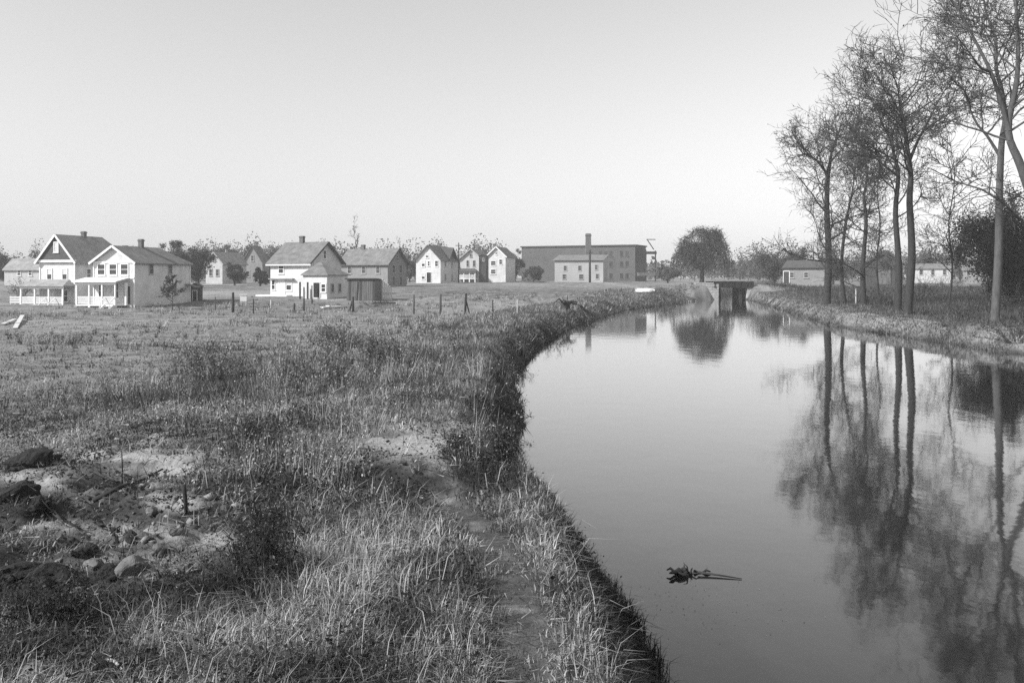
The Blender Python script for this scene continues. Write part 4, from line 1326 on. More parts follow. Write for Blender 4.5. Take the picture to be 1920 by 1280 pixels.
    for k in range(420):
        D = rng.uniform(360, 700); a = rng.uniform(-0.68, 0.72)
        x = a * D; h = rng.uniform(6, 11) ; w = rng.uniform(4, 8)
        m = 70
        v = rng.normal(size=(m, 3)); v /= np.linalg.norm(v, axis=1, keepdims=True)
        v *= (rng.random(m) ** 0.5)[:, None]
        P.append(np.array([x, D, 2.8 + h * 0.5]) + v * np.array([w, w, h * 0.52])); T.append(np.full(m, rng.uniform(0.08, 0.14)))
    S = [np.full(len(p), 1.0) for p in P]
    for k in range(230):
        D = rng.uniform(225, 290); a = rng.uniform(-0.60, -0.01) if k < 170 else rng.uniform(0.2, 0.62)
        x = a * D; h = rng.uniform(9.0, 13.5) * (0.8 if k % 3 else 1.0); w = rng.uniform(2.2, 4.6); m = 500
        v = rng.normal(size=(m, 3)); v /= np.linalg.norm(v, axis=1, keepdims=True)
        v *= (rng.random(m) ** 0.65)[:, None]
        P.append(np.array([x, D, 2.5 + h * 0.5]) + v * np.array([w, w, h * 0.52])); T.append(np.full(m, rng.uniform(0.05, 0.10))); S.append(np.full(m, 0.24))
    P = np.concatenate(P); T = np.concatenate(T) * rng.uniform(0.7, 1.3, sum(len(q) for q in S))
    V, q, t = leaf_cards(P, rng.uniform(0.7, 1.6, len(P)) * np.concatenate(S), T, rng)
    o = link_mesh('far_woods', mesh_np('far_woods', V, q, 4, t), 'leaf')
    tag(o, 'hazy line of woods along the horizon', 'woods', kind='stuff')


build_trees()

# ------------------------------------------------------------------ grass and weeds


def blades(P, H, W, az, bend, tone, tri=False):
    """curved grass blades; P base points, az bearing of lean, bend lean as share of height"""
    n = len(P)
    dx, dy = np.cos(az), np.sin(az)
    sx, sy = -dy, dx
    ca = RNG.uniform(-0.6, 0.6, n)      # faces are not all broadside to the lean
    sx, sy = sx * np.cos(ca) - sy * np.sin(ca), sx * np.sin(ca) + sy * np.cos(ca)
    side = np.stack([sx, sy, np.zeros(n)], -1) * (W / 2)[:, None]
    ln = np.stack([dx * bend * H, dy * bend * H, np.zeros(n)], -1)
    up = np.stack([np.zeros(n), np.zeros(n), H], -1)
    tip = P + ln + up * np.sqrt(np.clip(1 - 0.5 * bend ** 2, 0.15, 1))[:, None]
    if tri:
        V = np.stack([P - side, P + side, tip], 1).reshape(-1, 3)
        i = np.arange(n) * 3
        f = np.stack([i, i + 1, i + 2], -1).reshape(-1)
        return V, f, tone
    mid = P + ln * 0.32 + up * 0.58
    V = np.stack([P - side, P + side, mid + side * 0.75, mid - side * 0.75, tip], 1).reshape(-1, 3)
    i = np.arange(n) * 5
    f = np.stack([i, i + 1, i + 2, i, i + 2, i + 3, i + 3, i + 2, i + 4], -1).reshape(-1)
    return V, f, np.repeat(tone, 3)


def grass_obj(name, parts, label):
    V = []; f = []; t = []; n = 0
    for v, ff, tt in parts:
        V.append(v); f.append(ff + n); t.append(tt); n += len(v)
    me = mesh_np(name, np.concatenate(V), np.concatenate(f), 3, np.clip(np.concatenate(t), 0.01, 0.6))
    o = link_mesh(name, me, 'grass')
    tag(o, label, 'grass', kind='stuff')
    return o


def fan(n, d0, d1, a=0.80):
    """points spread evenly by bearing and by log distance in front of the viewpoint"""
    d = d0 * (d1 / d0) ** RNG.random(n)
    t = RNG.uniform(-a, a, n)
    return t * d, d


def tone_field(x, y):
    """what grows where: dry straw, dull turf or dark weeds, in natural patches"""
    a = fbm(x * 0.5, y * 0.5, 51, 4)
    b = fbm(x * 0.11, y * 0.11, 52, 3)
    return a, b


def make_grass():
    parts = []
    # --- near clumps
    nc = 21000
    cx, cy = fan(nc, 2.6, 19)
    s = lw(cy) - cx
    dp = np.abs(cx - pathx(cy))
    a, b = tone_field(cx, cy)
    cz = ground(cx, cy)
    zd, zs, zp, zg, zc = [zones(cx, cy, cz, L) for L in (DARK, STRAW, PALE, DIG, CUT)]
    keep = (s > 0.02) & (RNG.random(nc) < np.clip((dp - 0.06) / 0.16 + (fbm(cx * 3, cy * 3, 57, 2) - 0.5), 0.12, 1) + (cy > 9)) & (RNG.random(nc) > zg * 0.85) & (RNG.random(nc) > zp * 0.9) & (RNG.random(nc) > zc * 1.3) & (RNG.random(nc) > 1.25 * zones(cx, cy, cz, [(768, 834, 92, 36)]))
    cx, cy, s, a, b, dp, zd, zs, zg = [v[keep] for v in (cx, cy, s, a, b, dp, zd, zs, zg)]
    nc = len(cx)
    edge = np.clip(1 - s / 1.3, 0, 1)
    straw = np.clip((a - 0.47) * 5 + (fbm(cx * 2.1, cy * 2.1, 55, 2) - 0.5) * 2.6, 0, 1)
    straw = np.clip(straw * (1 - 0.85 * zd) + 0.7 * zs, 0, 1) * (1 - 0.6 * edge * (cy < 9))
    tall = np.exp(-(((cx + 1.2) / 0.45) ** 2) - ((cy - 5.9) / 0.9) ** 2)
    H = (0.04 + 0.09 * RNG.random(nc) ** 1.5 + 0.05 * straw * RNG.random(nc) + 0.22 * tall * RNG.random(nc) + 0.06 * edge + 0.08 * zd * RNG.random(nc)) * np.where(dp < 0.22, 0.45, 1) * (1 - 0.4 * zg)
    base_t = (0.025 + 0.045 * RNG.random(nc) ** 1.5 + straw * RNG.uniform(0.08, 0.52, nc)) * (1 - 0.45 * edge * (cy < 9))  # grass darkened toward the near water's edge to paint the bank slope's shade
    per = 14
    k = np.repeat(np.arange(nc), per); n = len(k)
    rad = 0.04 + 0.013 * cy[k]
    an = RNG.uniform(0, 2 * np.pi, n); rr = np.sqrt(RNG.random(n)) * rad
    x = cx[k] + np.cos(an) * rr; y = cy[k] + np.sin(an) * rr
    z = ground(x, y) - 0.012
    ok = z > -0.05
    az = an + RNG.normal(scale=0.9, size=n)
    h = H[k] * RNG.uniform(0.45, 1.25, n)
    w = 0.0022 + 0.00085 * cy[k] * RNG.uniform(0.7, 1.3, n)
    parts.append(blades(np.stack([x, y, z], -1)[ok], h[ok], w[ok], az[ok], RNG.uniform(0.1, 1.45, n)[ok], (base_t[k] * RNG.uniform(0.4, 1.7, n))[ok]))
    # --- long bent straws lying over the near ground
    n = 5200
    x, y = fan(n, 2.6, 13)
    s = lw(y) - x
    a = fbm(x * 0.6, y * 0.6, 61, 3)
    z = ground(x, y)
    ok = (s > 0.5) & (np.abs(x - pathx(y)) > 0.3) & (RNG.random(n) < np.clip((a - 0.46) * 5, 0.04, 1) + zones(x, y, z, STRAW) - zones(x, y, z, DIG))
    x, y, z = x[ok], y[ok], z[ok]; n = len(x)
    parts.append(blades(np.stack([x, y, z], -1), RNG.uniform(0.12, 0.34, n), RNG.uniform(0.003, 0.006, n) * (0.5 + y / 7), RNG.uniform(0, 2 * np.pi, n), RNG.uniform(0.5, 1.35, n), RNG.uniform(0.22, 0.5, n)))
    # --- tangle of fallen stems and litter lying every way
    n = 80000
    x, y = fan(n, 2.7, 24)
    s = lw(y) - x
    z = ground(x, y)
    zd, zg, zc = [zones(x, y, z, L) for L in (DARK, DIG, CUT)]
    ok = (s > 0.15) & ((np.abs(x - pathx(y)) > 0.14) | (RNG.random(n) < 0.12) | (y > 9)) & (RNG.random(n) > zg * 0.7) & (RNG.random(n) > zc * 1.4) & (RNG.random(n) > 1.2 * zones(x, y, z, [(768, 834, 92, 36)]))
    x, y, z, zd = x[ok], y[ok], z[ok], zd[ok]; n = len(x)
    az = RNG.uniform(0, 2 * np.pi, n); el = RNG.normal(0.25, 0.45, n)
    ln = RNG.uniform(0.04, 0.16, n) * (0.7 + y / 20)
    d = np.stack([np.cos(az) * np.cos(el), np.sin(az) * np.cos(el), np.sin(el)], -1) * ln[:, None]
    p0 = np.stack([x, y, z + RNG.random(n) ** 1.6 * 0.10], -1)
    sd = np.stack([-np.sin(az), np.cos(az), RNG.normal(0, 0.6, n)], -1) * ((0.0009 + 0.00034 * y) * RNG.uniform(0.6, 1.4, n))[:, None]
    V = np.stack([p0 - sd, p0 + sd, p0 + d], 1).reshape(-1, 3)
    tn = np.where(RNG.random(n) < 0.42 - 0.3 * zd, RNG.uniform(0.16, 0.42, n), RNG.uniform(0.012, 0.06, n))
    parts.append((V, np.arange(3 * n), tn))
    grass_obj('foreground_grass', parts, 'rough dry grass along the near towpath and bank')
    # --- field
    parts = []
    nc = 26000
    cx, cy = fan(nc, 17, 150, 0.82)
    s = lw(cy) - cx
    keep = (s > 0.05) & (RNG.random(nc) < np.clip(np.abs(cx - pathx(cy)) / (0.4 + cy * 0.01), 0.15, 1))
    cx, cy, s = cx[keep], cy[keep], s[keep]
    a, b = tone_field(cx, cy)
    nc = len(cx)
    edge = np.clip(1 - s / (1.4 + cy * 0.012), 0, 1)
    brush = np.clip((fbm(cx * 0.13, cy * 0.09, 71, 3) - 0.5) * 7, 0, 1) * np.clip((s - 1) / 3, 0, 1) * np.clip((60 - cy) / 20, 0, 1) * np.clip((24 - s) / 8, 0, 1)
    c = fbm(cx * 1.1, cy * 0.8, 72, 3)
    straw = np.clip((a - 0.44) * 4 + (c - 0.5) * 3, 0, 1) * (1 - 0.9 * edge) * (1 - 0.7 * brush)
    H = (0.05 + 0.12 * RNG.random(nc) ** 1.5 + 0.35 * brush * RNG.random(nc) + 0.20 * edge) * np.clip(1.25 - cy / 130, 0.5, 1.2)
    base_t = 0.06 + 0.07 * RNG.random(nc) + straw * RNG.uniform(0.06, 0.26, nc) - 0.035 * edge - 0.02 * brush
    per = 11
    k = np.repeat(np.arange(nc), per); n = len(k)
    an = RNG.uniform(0, 2 * np.pi, n); rr = np.sqrt(RNG.random(n)) * (0.12 + 0.0105 * cy[k])
    x = cx[k] + np.cos(an) * rr; y = cy[k] + np.sin(an) * rr
    z = ground(x, y) - 0.02
    ok = z > -0.45
    h = H[k] * RNG.uniform(0.4, 1.3, n); w = (0.010 + 0.0011 * cy[k]) * RNG.uniform(0.6, 1.4, n)
    ok &= ~((lw(y) - x) < 0.02)
    parts.append(blades(np.stack([x, y, z], -1)[ok], h[ok], w[ok], an[ok], RNG.uniform(0.3, 1.4, n)[ok], (base_t[k] * RNG.uniform(0.5, 1.6, n))[ok], tri=True))
    nc = 9000
    cy = 14 * (139 / 14) ** RNG.random(nc)
    cs = RNG.random(nc) ** 1.5 * (2 + 0.09 * cy)
    cx = lw(cy) - 0.05 - cs
    per = 9
    k = np.repeat(np.arange(nc), per); n = len(k)
    x = cx[k] + RNG.normal(scale=0.25, size=n) * (0.3 + cy[k] / 80); y = cy[k] + RNG.normal(scale=0.3, size=n) * (0.3 + cy[k] / 80)
    ok = (lw(y) - x) > 0.03
    tb = 0.08 + 0.20 * RNG.random(nc) * (fbm(cx * 0.6, cy * 0.4, 77, 3) > 0.42) * np.clip(cs / 1.2, 0.3, 1) - 0.02 * np.clip(1 - cs / 1.2, 0, 1)
    parts.append(blades(np.stack([x, y, ground(x, y) - 0.03], -1)[ok], (RNG.uniform(0.06, 0.24, n) * (0.7 + cy[k] / 90))[ok], ((0.004 + 0.0009 * cy[k]) * RNG.uniform(0.6, 1.5, n))[ok], RNG.uniform(0, 6.28, n)[ok], RNG.uniform(0.2, 1.4, n)[ok], (tb[k] * RNG.uniform(0.4, 1.8, n))[ok], tri=True))
    grass_obj('field_grass', parts, 'rough dry grass and weeds over the open field')
    # --- right bank
    parts = []
    nc = 13000
    cy = 30 * (150 / 30) ** RNG.random(nc)
    s2 = RNG.random(nc) ** 1.7 * 42
    cx = rw(cy) + s2
    keep = (RNG.random(nc) < np.where(np.abs(s2 - 1.9) < 0.7, 0.35, 1)) & (cx < cy * 0.9 + 4)
    cx, cy, s2 = cx[keep], cy[keep], s2[keep]; nc = len(cx)
    face = np.clip(1 - s2 / 2.6, 0, 1)
    behind = np.clip((s2 - 4) / 3, 0, 1)
    c = fbm(cx * 0.5, cy * 0.35, 81, 3)
    H = 0.07 + 0.12 * RNG.random(nc) + 0.14 * (fbm(cx * 0.9, cy * 0.7, 83, 3) > 0.55) * RNG.random(nc) + behind * (0.08 + 0.08 * RNG.random(nc)) + behind * (0.25 + 0.7 * np.clip(c - 0.35, 0, 1)) * RNG.random(nc)
    base_t = 0.09 + 0.07 * RNG.random(nc) + 0.10 * face * (c > 0.45) - 0.04 * behind - 0.06 * np.clip(1 - s2 / 0.45, 0, 1)
    per = 13
    k = np.repeat(np.arange(nc), per); n = len(k)
    an = RNG.uniform(0, 2 * np.pi, n); rr = np.sqrt(RNG.random(n)) * (0.1 + 0.009 * cy[k])
    x = cx[k] + np.cos(an) * rr; y = cy[k] + np.sin(an) * rr
    z = ground(x, y) - 0.02
    ok = x > rw(y) + 0.02
    h = H[k] * RNG.uniform(0.4, 1.3, n); w = (0.010 + 0.0010 * cy[k]) * RNG.uniform(0.6, 1.4, n)
    parts.append(blades(np.stack([x, y, z], -1)[ok], h[ok], w[ok], an[ok], RNG.uniform(0.2, 1.0, n)[ok], (base_t[k] * RNG.uniform(0.65, 1.4, n))[ok], tri=True))
    grass_obj('bank_grass', parts, 'rough grass on the right-hand canal bank')
    # --- low leafy weeds
    n = 105000
    x, y = fan(n, 2.6, 26)
    s = lw(y) - x
    a = fbm(x * 0.9, y * 0.9, 91, 4)
    ok = (s > 0.05) & (RNG.random(n) < np.clip((a - 0.5) * 6, 0, 1) + 0.5 * np.clip(1 - s / 1.2, 0, 1) + zones(x, y, ground(x, y), DARK) * 0.9 + 2 * zones(x, y, ground(x, y), CUT) - zones(x, y, ground(x, y), STRAW)) & ((np.abs(x - pathx(y)) > 0.22) | (y > 9.5)) & ((np.hypot((x - MOUND[0]) / 0.42, (y - MOUND[1] - 0.1) / 0.5) > 1) | (zones(x, y, ground(x, y), CUT) > 0.3))  # extra dark leaves in the cut deepen its painted shade
    x, y = x[ok], y[ok]; n = len(x)
    z = ground(x, y) + RNG.random(n) ** 2 * 0.16
    V, q, t = leaf_cards(np.stack([x, y, z], -1), RNG.uniform(0.008, 0.020, n) * (0.7 + y / 12), RNG.uniform(0.012, 0.075, n), RNG, flat=0.4)
    o = link_mesh('weeds', mesh_np('weeds', V, q, 4, t), 'leaf')
    tag(o, 'low dark leafy weeds among the near grass', 'weeds', kind='stuff')


make_grass()


def make_brush():
    """standing dead weeds and brambles that merge along the bank and before the houses"""
    BR = [(640, 640, 120, 45), (760, 680, 120, 60), (560, 720, 130, 50), (400, 685, 90, 40), (880, 830, 70, 60), (900, 720, 70, 90), (960, 660, 50, 30), (1040, 615, 60, 22), (480, 800, 80, 50), (700, 790, 130, 40),
          (560, 900, 130, 60), (860, 900, 60, 20), (120, 650, 150, 14), (300, 622, 150, 9), (60, 760, 120, 22), (250, 740, 120, 20), (480, 612, 120, 10), (820, 608, 120, 18), (330, 800, 90, 26)]
    HB = [(60, 590, 110, 8), (200, 586, 110, 6), (330, 582, 90, 6), (440, 578, 80, 12), (540, 580, 90, 10), (660, 580, 90, 6), (800, 572, 110, 10), (930, 560, 120, 12), (1180, 552, 90, 12)]
    V = []; f = []; t = []; nv = 0
    x, y = fan(12000, 8.5, 60, 0.66)
    x2, y2 = fan(7500, 62, 135, 0.66)
    x, y = np.concatenate([x, x2]), np.concatenate([y, y2]); n = len(x)
    z = ground(x, y); s = lw(y) - x
    zb = zones(x, y, z, BR); zh = zones(x, y, z, HB)
    c = fbm(x * 0.9, y * 0.7, 66, 3)
    dens = np.clip((c - 0.42) * 5, 0, 1)
    edge = np.clip(1 - s / (0.9 + 0.01 * y), 0, 1)
    ok = (s > 0.1) & (RNG.random(n) < np.clip(0.05 * (y < 40) + 0.75 * zb * (0.35 + dens) + 1.1 * zh * np.clip((c - 0.36) * 6, 0.1, 1) + 0.5 * edge + 0.10 * dens * (y < 55), 0, 1)) & (RNG.random(n) > 1.4 * zones(x, y, z, [(760, 835, 95, 45)] + CUT)) \
        & (np.abs(x - pathx(y)) > 0.25)
    x, y, z, zb, zh, edge = [v[ok] for v in (x, y, z, zb, zh, edge)]; n = len(x)
    h = (0.10 + 0.22 * RNG.random(n) ** 1.5 + 0.42 * zb * RNG.random(n) + 0.24 * zh * RNG.random(n) + 0.10 * edge) * np.clip(y / 14, 0.75, 1.35)
    dark = RNG.random(n) < 0.50 + 0.18 * edge
    per = 9
    k = np.repeat(np.arange(n), per); m = len(k)
    an = RNG.uniform(0, 2 * np.pi, m); r = h[k] * 0.35 * np.sqrt(RNG.random(m)) * np.where(y[k] > 60, 5.0, 1.0)
    P = np.stack([x[k] + np.cos(an) * r * 0.5, y[k] + np.sin(an) * r * 0.5, z[k] - 0.03], -1)
    hh = h[k] * RNG.uniform(0.5, 1.25, m); bd = RNG.uniform(0.05, 0.75, m)
    tone = np.where(dark[k], RNG.uniform(0.03, 0.12, m), RNG.uniform(0.18, 0.52, m))
    a, b, c_ = blades(P, hh, (0.004 + 0.00055 * y[k]) * RNG.uniform(0.7, 1.4, m), an, bd, tone, tri=True)
    V.append(a); f.append(b); t.append(c_)
    per = 16
    k = np.repeat(np.arange(n), per); m = len(k)
    an = RNG.uniform(0, 2 * np.pi, m); q = RNG.random(m); r = h[k] * 0.5 * np.sqrt(RNG.random(m)) * (0.4 + 0.6 * q) * np.where(y[k] > 60, 4.0, 1.0)
    P = np.stack([x[k] + np.cos(an) * r, y[k] + np.sin(an) * r, z[k] + h[k] * (0.08 + 0.9 * q) * np.clip(1 - 0.35 * (r / h[k]) ** 2, 0.3, 1)], -1)
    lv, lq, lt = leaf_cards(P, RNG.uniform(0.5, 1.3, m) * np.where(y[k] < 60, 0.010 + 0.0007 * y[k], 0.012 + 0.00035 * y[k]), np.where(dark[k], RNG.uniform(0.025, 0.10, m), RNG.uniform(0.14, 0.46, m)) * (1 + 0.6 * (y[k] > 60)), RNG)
    # leaf quads split into triangles so that the whole brush is one mesh
    i = np.arange(m) * 4 + len(V[0])
    V.append(lv); f.append(np.stack([i, i + 1, i + 2, i, i + 2, i + 3], -1).reshape(-1)); t.append(np.repeat(lt, 2))
    o = link_mesh('brush', mesh_np('brush', np.concatenate(V), np.concatenate(f), 3, np.concatenate(t)), 'leaf')
    tag(o, 'standing dead weeds and brambles over the rough bank and field', 'brush', kind='stuff')


make_brush()


def shrub(x, y, H, wid, seed, label, tone, n, stems=26, leaf=0.03, lp=0.5, name='shrub', stone=0.05, group=None):
    """many thin stems from one foot, twiggy, with small leaves"""
    rng = np.random.default_rng(seed)
    g = gz(x, y)
    e = empty(name, (x, y, g), 0, label, 'shrub', group)
    st = []; tw = []; pts = []
    for i in range(stems):
        a = rng.uniform(0, 2 * np.pi); o = rng.random() ** 0.6 * rng.uniform(0.7, 1.5)
        top = np.array([math.cos(a) * wid / 2 * o, math.sin(a) * wid / 2 * o, H * max(0.15, 1 - 0.4 * o * o) * rng.uniform(0.35, 1.1)])
        b = np.array([math.cos(a), math.sin(a), 0]) * rng.uniform(0, 0.16) * wid
        mid = (b + top) / 2 + rng.normal(scale=0.05 * wid, size=3); mid[2] = top[2] * 0.58
        r = H * 0.006 + 0.002
        b[2] = -0.08
        st += [(*b, *mid, r, r * 0.75), (*mid, *top, r * 0.75, r * 0.35)]
        for k in range(max(4, n // stems // 6)):
            t = rng.uniform(0.3, 1)
            p = mid + (top - mid) * (t - 0.4) / 0.6 if t > 0.4 else b + (mid - b) * t / 0.4
            d = rng.normal(size=3) + np.array([0, 0, 0.5]); d /= np.linalg.norm(d)
            q = p + d * H * rng.uniform(0.08, 0.26)
            q[2] = max(q[2], 0.02)
            tw.append((*p, *q, r * 0.4, r * 0.2))
            m = rng.integers(3, 9)
            for tt in rng.random(m):
                pts.append(p + (q - p) * tt)
    V, q = tubes_np(st, 4); link_mesh('stems', mesh_np('stems', V, q, 4), 'dead_wood', e, True)
    V, q = tubes_np(tw, 3)
    tt = np.full(len(q) // 4, stone)
    pts = np.array(pts); pts = pts[rng.random(len(pts)) < lp] + 0
    pts = pts + rng.normal(scale=leaf, size=pts.shape)
    V2, q2, t2 = leaf_cards(pts, rng.uniform(0.4, 1.1, len(pts)) * leaf * 0.7, np.where(rng.random(len(pts)) < 0.15, 3.0, 1.0) * rng.uniform(tone[0], tone[1] * 1.3, len(pts)), rng)
    c = link_mesh('foliage', mesh_np('foliage', np.concatenate([V, V2]), np.concatenate([q, q2 + len(V)]), 4, np.concatenate([tt, t2])), 'leaf', e)
    c['kind'] = 'stuff'
    return e


def on_ground(pxx, pyy, lo=2.5, hi=200):
    """point of the terrain seen at a place of the photograph"""
    ds = np.geomspace(lo, hi, 1500)
    zz = ground((pxx - 960) / F * ds, ds) - (CAMH - (pyy - HOR) / F * ds)
    i = int(np.argmax(zz > 0))
    d = ds[i]
    return px(pxx, d), d


def build_shrubs():
    L = [  # px, base y, height px, width px, label, tone, n, leaf
        (500, 1105, 170, 190, 'dark round shrub in the left foreground', (0.02, 0.05), 5200, 0.020),
        (395, 715, 70, 150, 'low dark bush alone in the left field', (0.05, 0.10), 2600, 0.05),
        (645, 660, 60, 110, 'dark brush clump in the middle field, left one', (0.05, 0.09), 2200, 0.06),
        (725, 690, 70, 130, 'dark brush clump in the middle field nearest the canal bend', (0.045, 0.08), 2600, 0.055),
        (600, 730, 60, 120, 'twiggy brush clump left of the middle field brush', (0.05, 0.10), 2200, 0.05),
        (480, 830, 60, 90, 'small dark dead weed left of the towpath', (0.02, 0.05), 1400, 0.03),
        (860, 860, 60, 90, 'dark weed clump between the pale hummock and the water', (0.03, 0.06), 1800, 0.03),
        (945, 870, 90, 80, 'dark waterside bush on the bank bend', (0.04, 0.09), 2000, 0.03),
        (955, 790, 70, 70, 'dark waterside bush at the narrowest part of the near bank', (0.045, 0.10), 1500, 0.04),
        (940, 720, 60, 70, 'dark waterside bush beyond the bank bend', (0.045, 0.10), 1400, 0.045),
        (975, 668, 40, 70, 'dark waterside bush farther along the left bank', (0.05, 0.10), 1300, 0.06),
        (1035, 630, 34, 80, 'dark waterside bush near the chimney reflection', (0.05, 0.10), 1300, 0.08),
        (1090, 604, 24, 70, 'small dark waterside bush far along the left bank', (0.03, 0.055), 1300, 0.09),
        (90, 1180, 110, 200, 'dark trailing weeds in the lower left corner', (0.015, 0.04), 3600, 0.02),
        (40, 555, 36, 60, 'dark round bush left of the porch with white posts', (0.03, 0.05), 1600, 0.14),
        (1905, 640, 60, 120, 'bushy thicket behind the bank crest at right edge', (0.03, 0.06), 2400, 0.06),
        (1790, 610, 40, 130, 'low dark thicket behind the bank right of the darkest trunk', (0.03, 0.06), 2200, 0.06),
        (1640, 565, 26, 60, 'low bush among the bank trees', (0.03, 0.06), 1300, 0.07),
        (1725, 560, 54, 90, 'scrubby bush right of the darkest trunk', (0.03, 0.06), 2000, 0.07),
        (1770, 548, 46, 120, 'scrubby bush below the far white house', (0.03, 0.065), 2000, 0.08),
        (1840, 560, 40, 120, 'scrubby bush under the dense dark tree', (0.025, 0.05), 2200, 0.07),
        (1890, 590, 60, 120, 'scrubby bush right of the pale trunk', (0.03, 0.06), 2200, 0.07),
        (1580, 552, 28, 60, 'low scrub between the two leftmost bank trees', (0.03, 0.06), 1400, 0.08),
        (1660, 552, 30, 80, 'low scrub before the barn', (0.03, 0.065), 1600, 0.08),
        (1455, 545, 22, 60, 'low scrub at the right end of the bridge', (0.04, 0.08), 1300, 0.1),
        (1240, 560, 24, 60, 'low bush on the left bank before the bridge', (0.05, 0.09), 1300, 0.10),
        (700, 575, 14, 60, 'low weeds at the foot of the plank shed', (0.03, 0.06), 1000, 0.08),
        (300, 577, 12, 90, 'low weeds along the long wall of the porch house', (0.03, 0.06), 1000, 0.07),
    ]
    for i, (p, yb, hp, wp, lab, tone, n, lf) in enumerate(L):
        x, y = on_ground(p, yb)
        shrub(x, y, hp / F * y, wp / F * y, 300 + i, lab, tone, n, leaf=lf, stems=30)


build_shrubs()

# ------------------------------------------------------------------ small things


def wood_stick(pts, rads, name, label, cat='branch', matn='dead_wood', sides=7, twigs=0, seed=0, group=None):
    rng = random.Random(seed)
    p0 = Vector(pts[0])
    e = empty(name, p0, 0, label, cat, group)
    m = MB(); m.tube([Vector(p) - p0 for p in pts], rads, sides); m.build('stem', matn, e, True)
    for k in range(twigs):
        i = rng.randrange(len(pts) - 1); t = rng.random()
        a = Vector(pts[i]).lerp(Vector(pts[i + 1]), t) - p0
        d = Vector((rng.gauss(0, 1), rng.gauss(0, 1), abs(rng.gauss(0.5, 0.5)))).normalized()
        L = rng.uniform(4, 9) * rads[0]
        b = a + d * L * 0.6 + Vector((rng.gauss(0, 1), rng.gauss(0, 1), rng.gauss(0, 1))) * L * 0.08
        m = MB(); m.tube([a, b, b + (d + Vector((rng.gauss(0, .4), rng.gauss(0, .4), 0))).normalized() * L * 0.5], [rads[0] * 0.35, rads[0] * 0.22, rads[0] * 0.1], 5); m.build('twig', matn, e, True)
    return e


def ground_stick(pix, r, label, name='fallen_branch', lift=0.0, twigs=2, seed=0, matn='dead_wood'):
    pts = []
    for i, (a, b) in enumerate(pix):
        x, y = on_ground(a, b)
        pts.append((x, y, gz(x, y) + r * 0.9 + lift * (i % 2)))
    wood_stick(pts, [r * (1 - 0.6 * i / (len(pix) - 1)) for i in range(len(pix))], name, label, twigs=twigs, seed=seed, matn=matn)


def rock(pxx, pyy, size, seed, label, matn='rock', name='rock', group=None):
    rng = np.random.default_rng(seed)
    x, y = on_ground(pxx, pyy)
    import bmesh
    bm = bmesh.new()
    bmesh.ops.create_icosphere(bm, subdivisions=4, radius=1.0)
    k = rng.normal(size=(7, 3)); k /= np.linalg.norm(k, axis=1, keepdims=True); h = rng.uniform(0.55, 0.85, 7)
    sc = rng.uniform(0.7, 1.2, 3) * size * np.array([1.2, 1, 0.7])
    for v in bm.verts:
        p = np.array(v.co)
        for kk, hh in zip(k, h):
            dd = p @ kk - hh
            if dd > 0: p = p - kk * dd * 0.85
        p = p * (1 + (0.9 if name != 'rock' else 0.3) * (float(fbm(np.array([p[0] * 2.2 + seed + p[2]]), np.array([p[1] * 2.2 + p[2] * 1.7]), seed, 4)[0]) - 0.5))
        v.co = Vector(p * sc)
    me = bpy.data.meshes.new(name); bm.to_mesh(me); bm.free()
    o = link_mesh(name, me, matn)
    o.location = (x, y, gz(x, y) + sc[2] * (0.05 if name != 'rock' else 0.2)); o.rotation_euler = (0, 0, rng.uniform(0, 6))
    tag(o, label, 'rock' if name == 'rock' else 'clod', group)
    return o


def post(pxx, ytop, ybase, wpx, label, matn='dead_wood', name='fence_post', D=None, lean=0.0, brace=None, group='old posts in the field'):
    if D is None:
        x, D = on_ground(pxx, ybase)
    x = px(pxx, D)
    g = gz(x, D)
    h = pz(ytop, D) - g; r = wpx * 0.36 / F * D
    e = empty(name, (x, D, g), 0, label, 'post', group)
    m = MB(); m.tube([(0, 0, -0.4), (lean * 0.5 * h, 0.01, h * 0.5), (lean * h, 0, h * 0.97), (lean * h, 0, h)], [r * 1.1, r, r * 0.92, r * 0.6], 7); m.build('shaft', matn, e, True)
    if brace:
        m = MB(); m.tube([(brace[0], 0.1, -0.2), (lean * h * 0.9, 0.02, h * brace[1])], [r * 0.8, r * 0.6], 6); m.build('brace', matn, e, True)
    return e


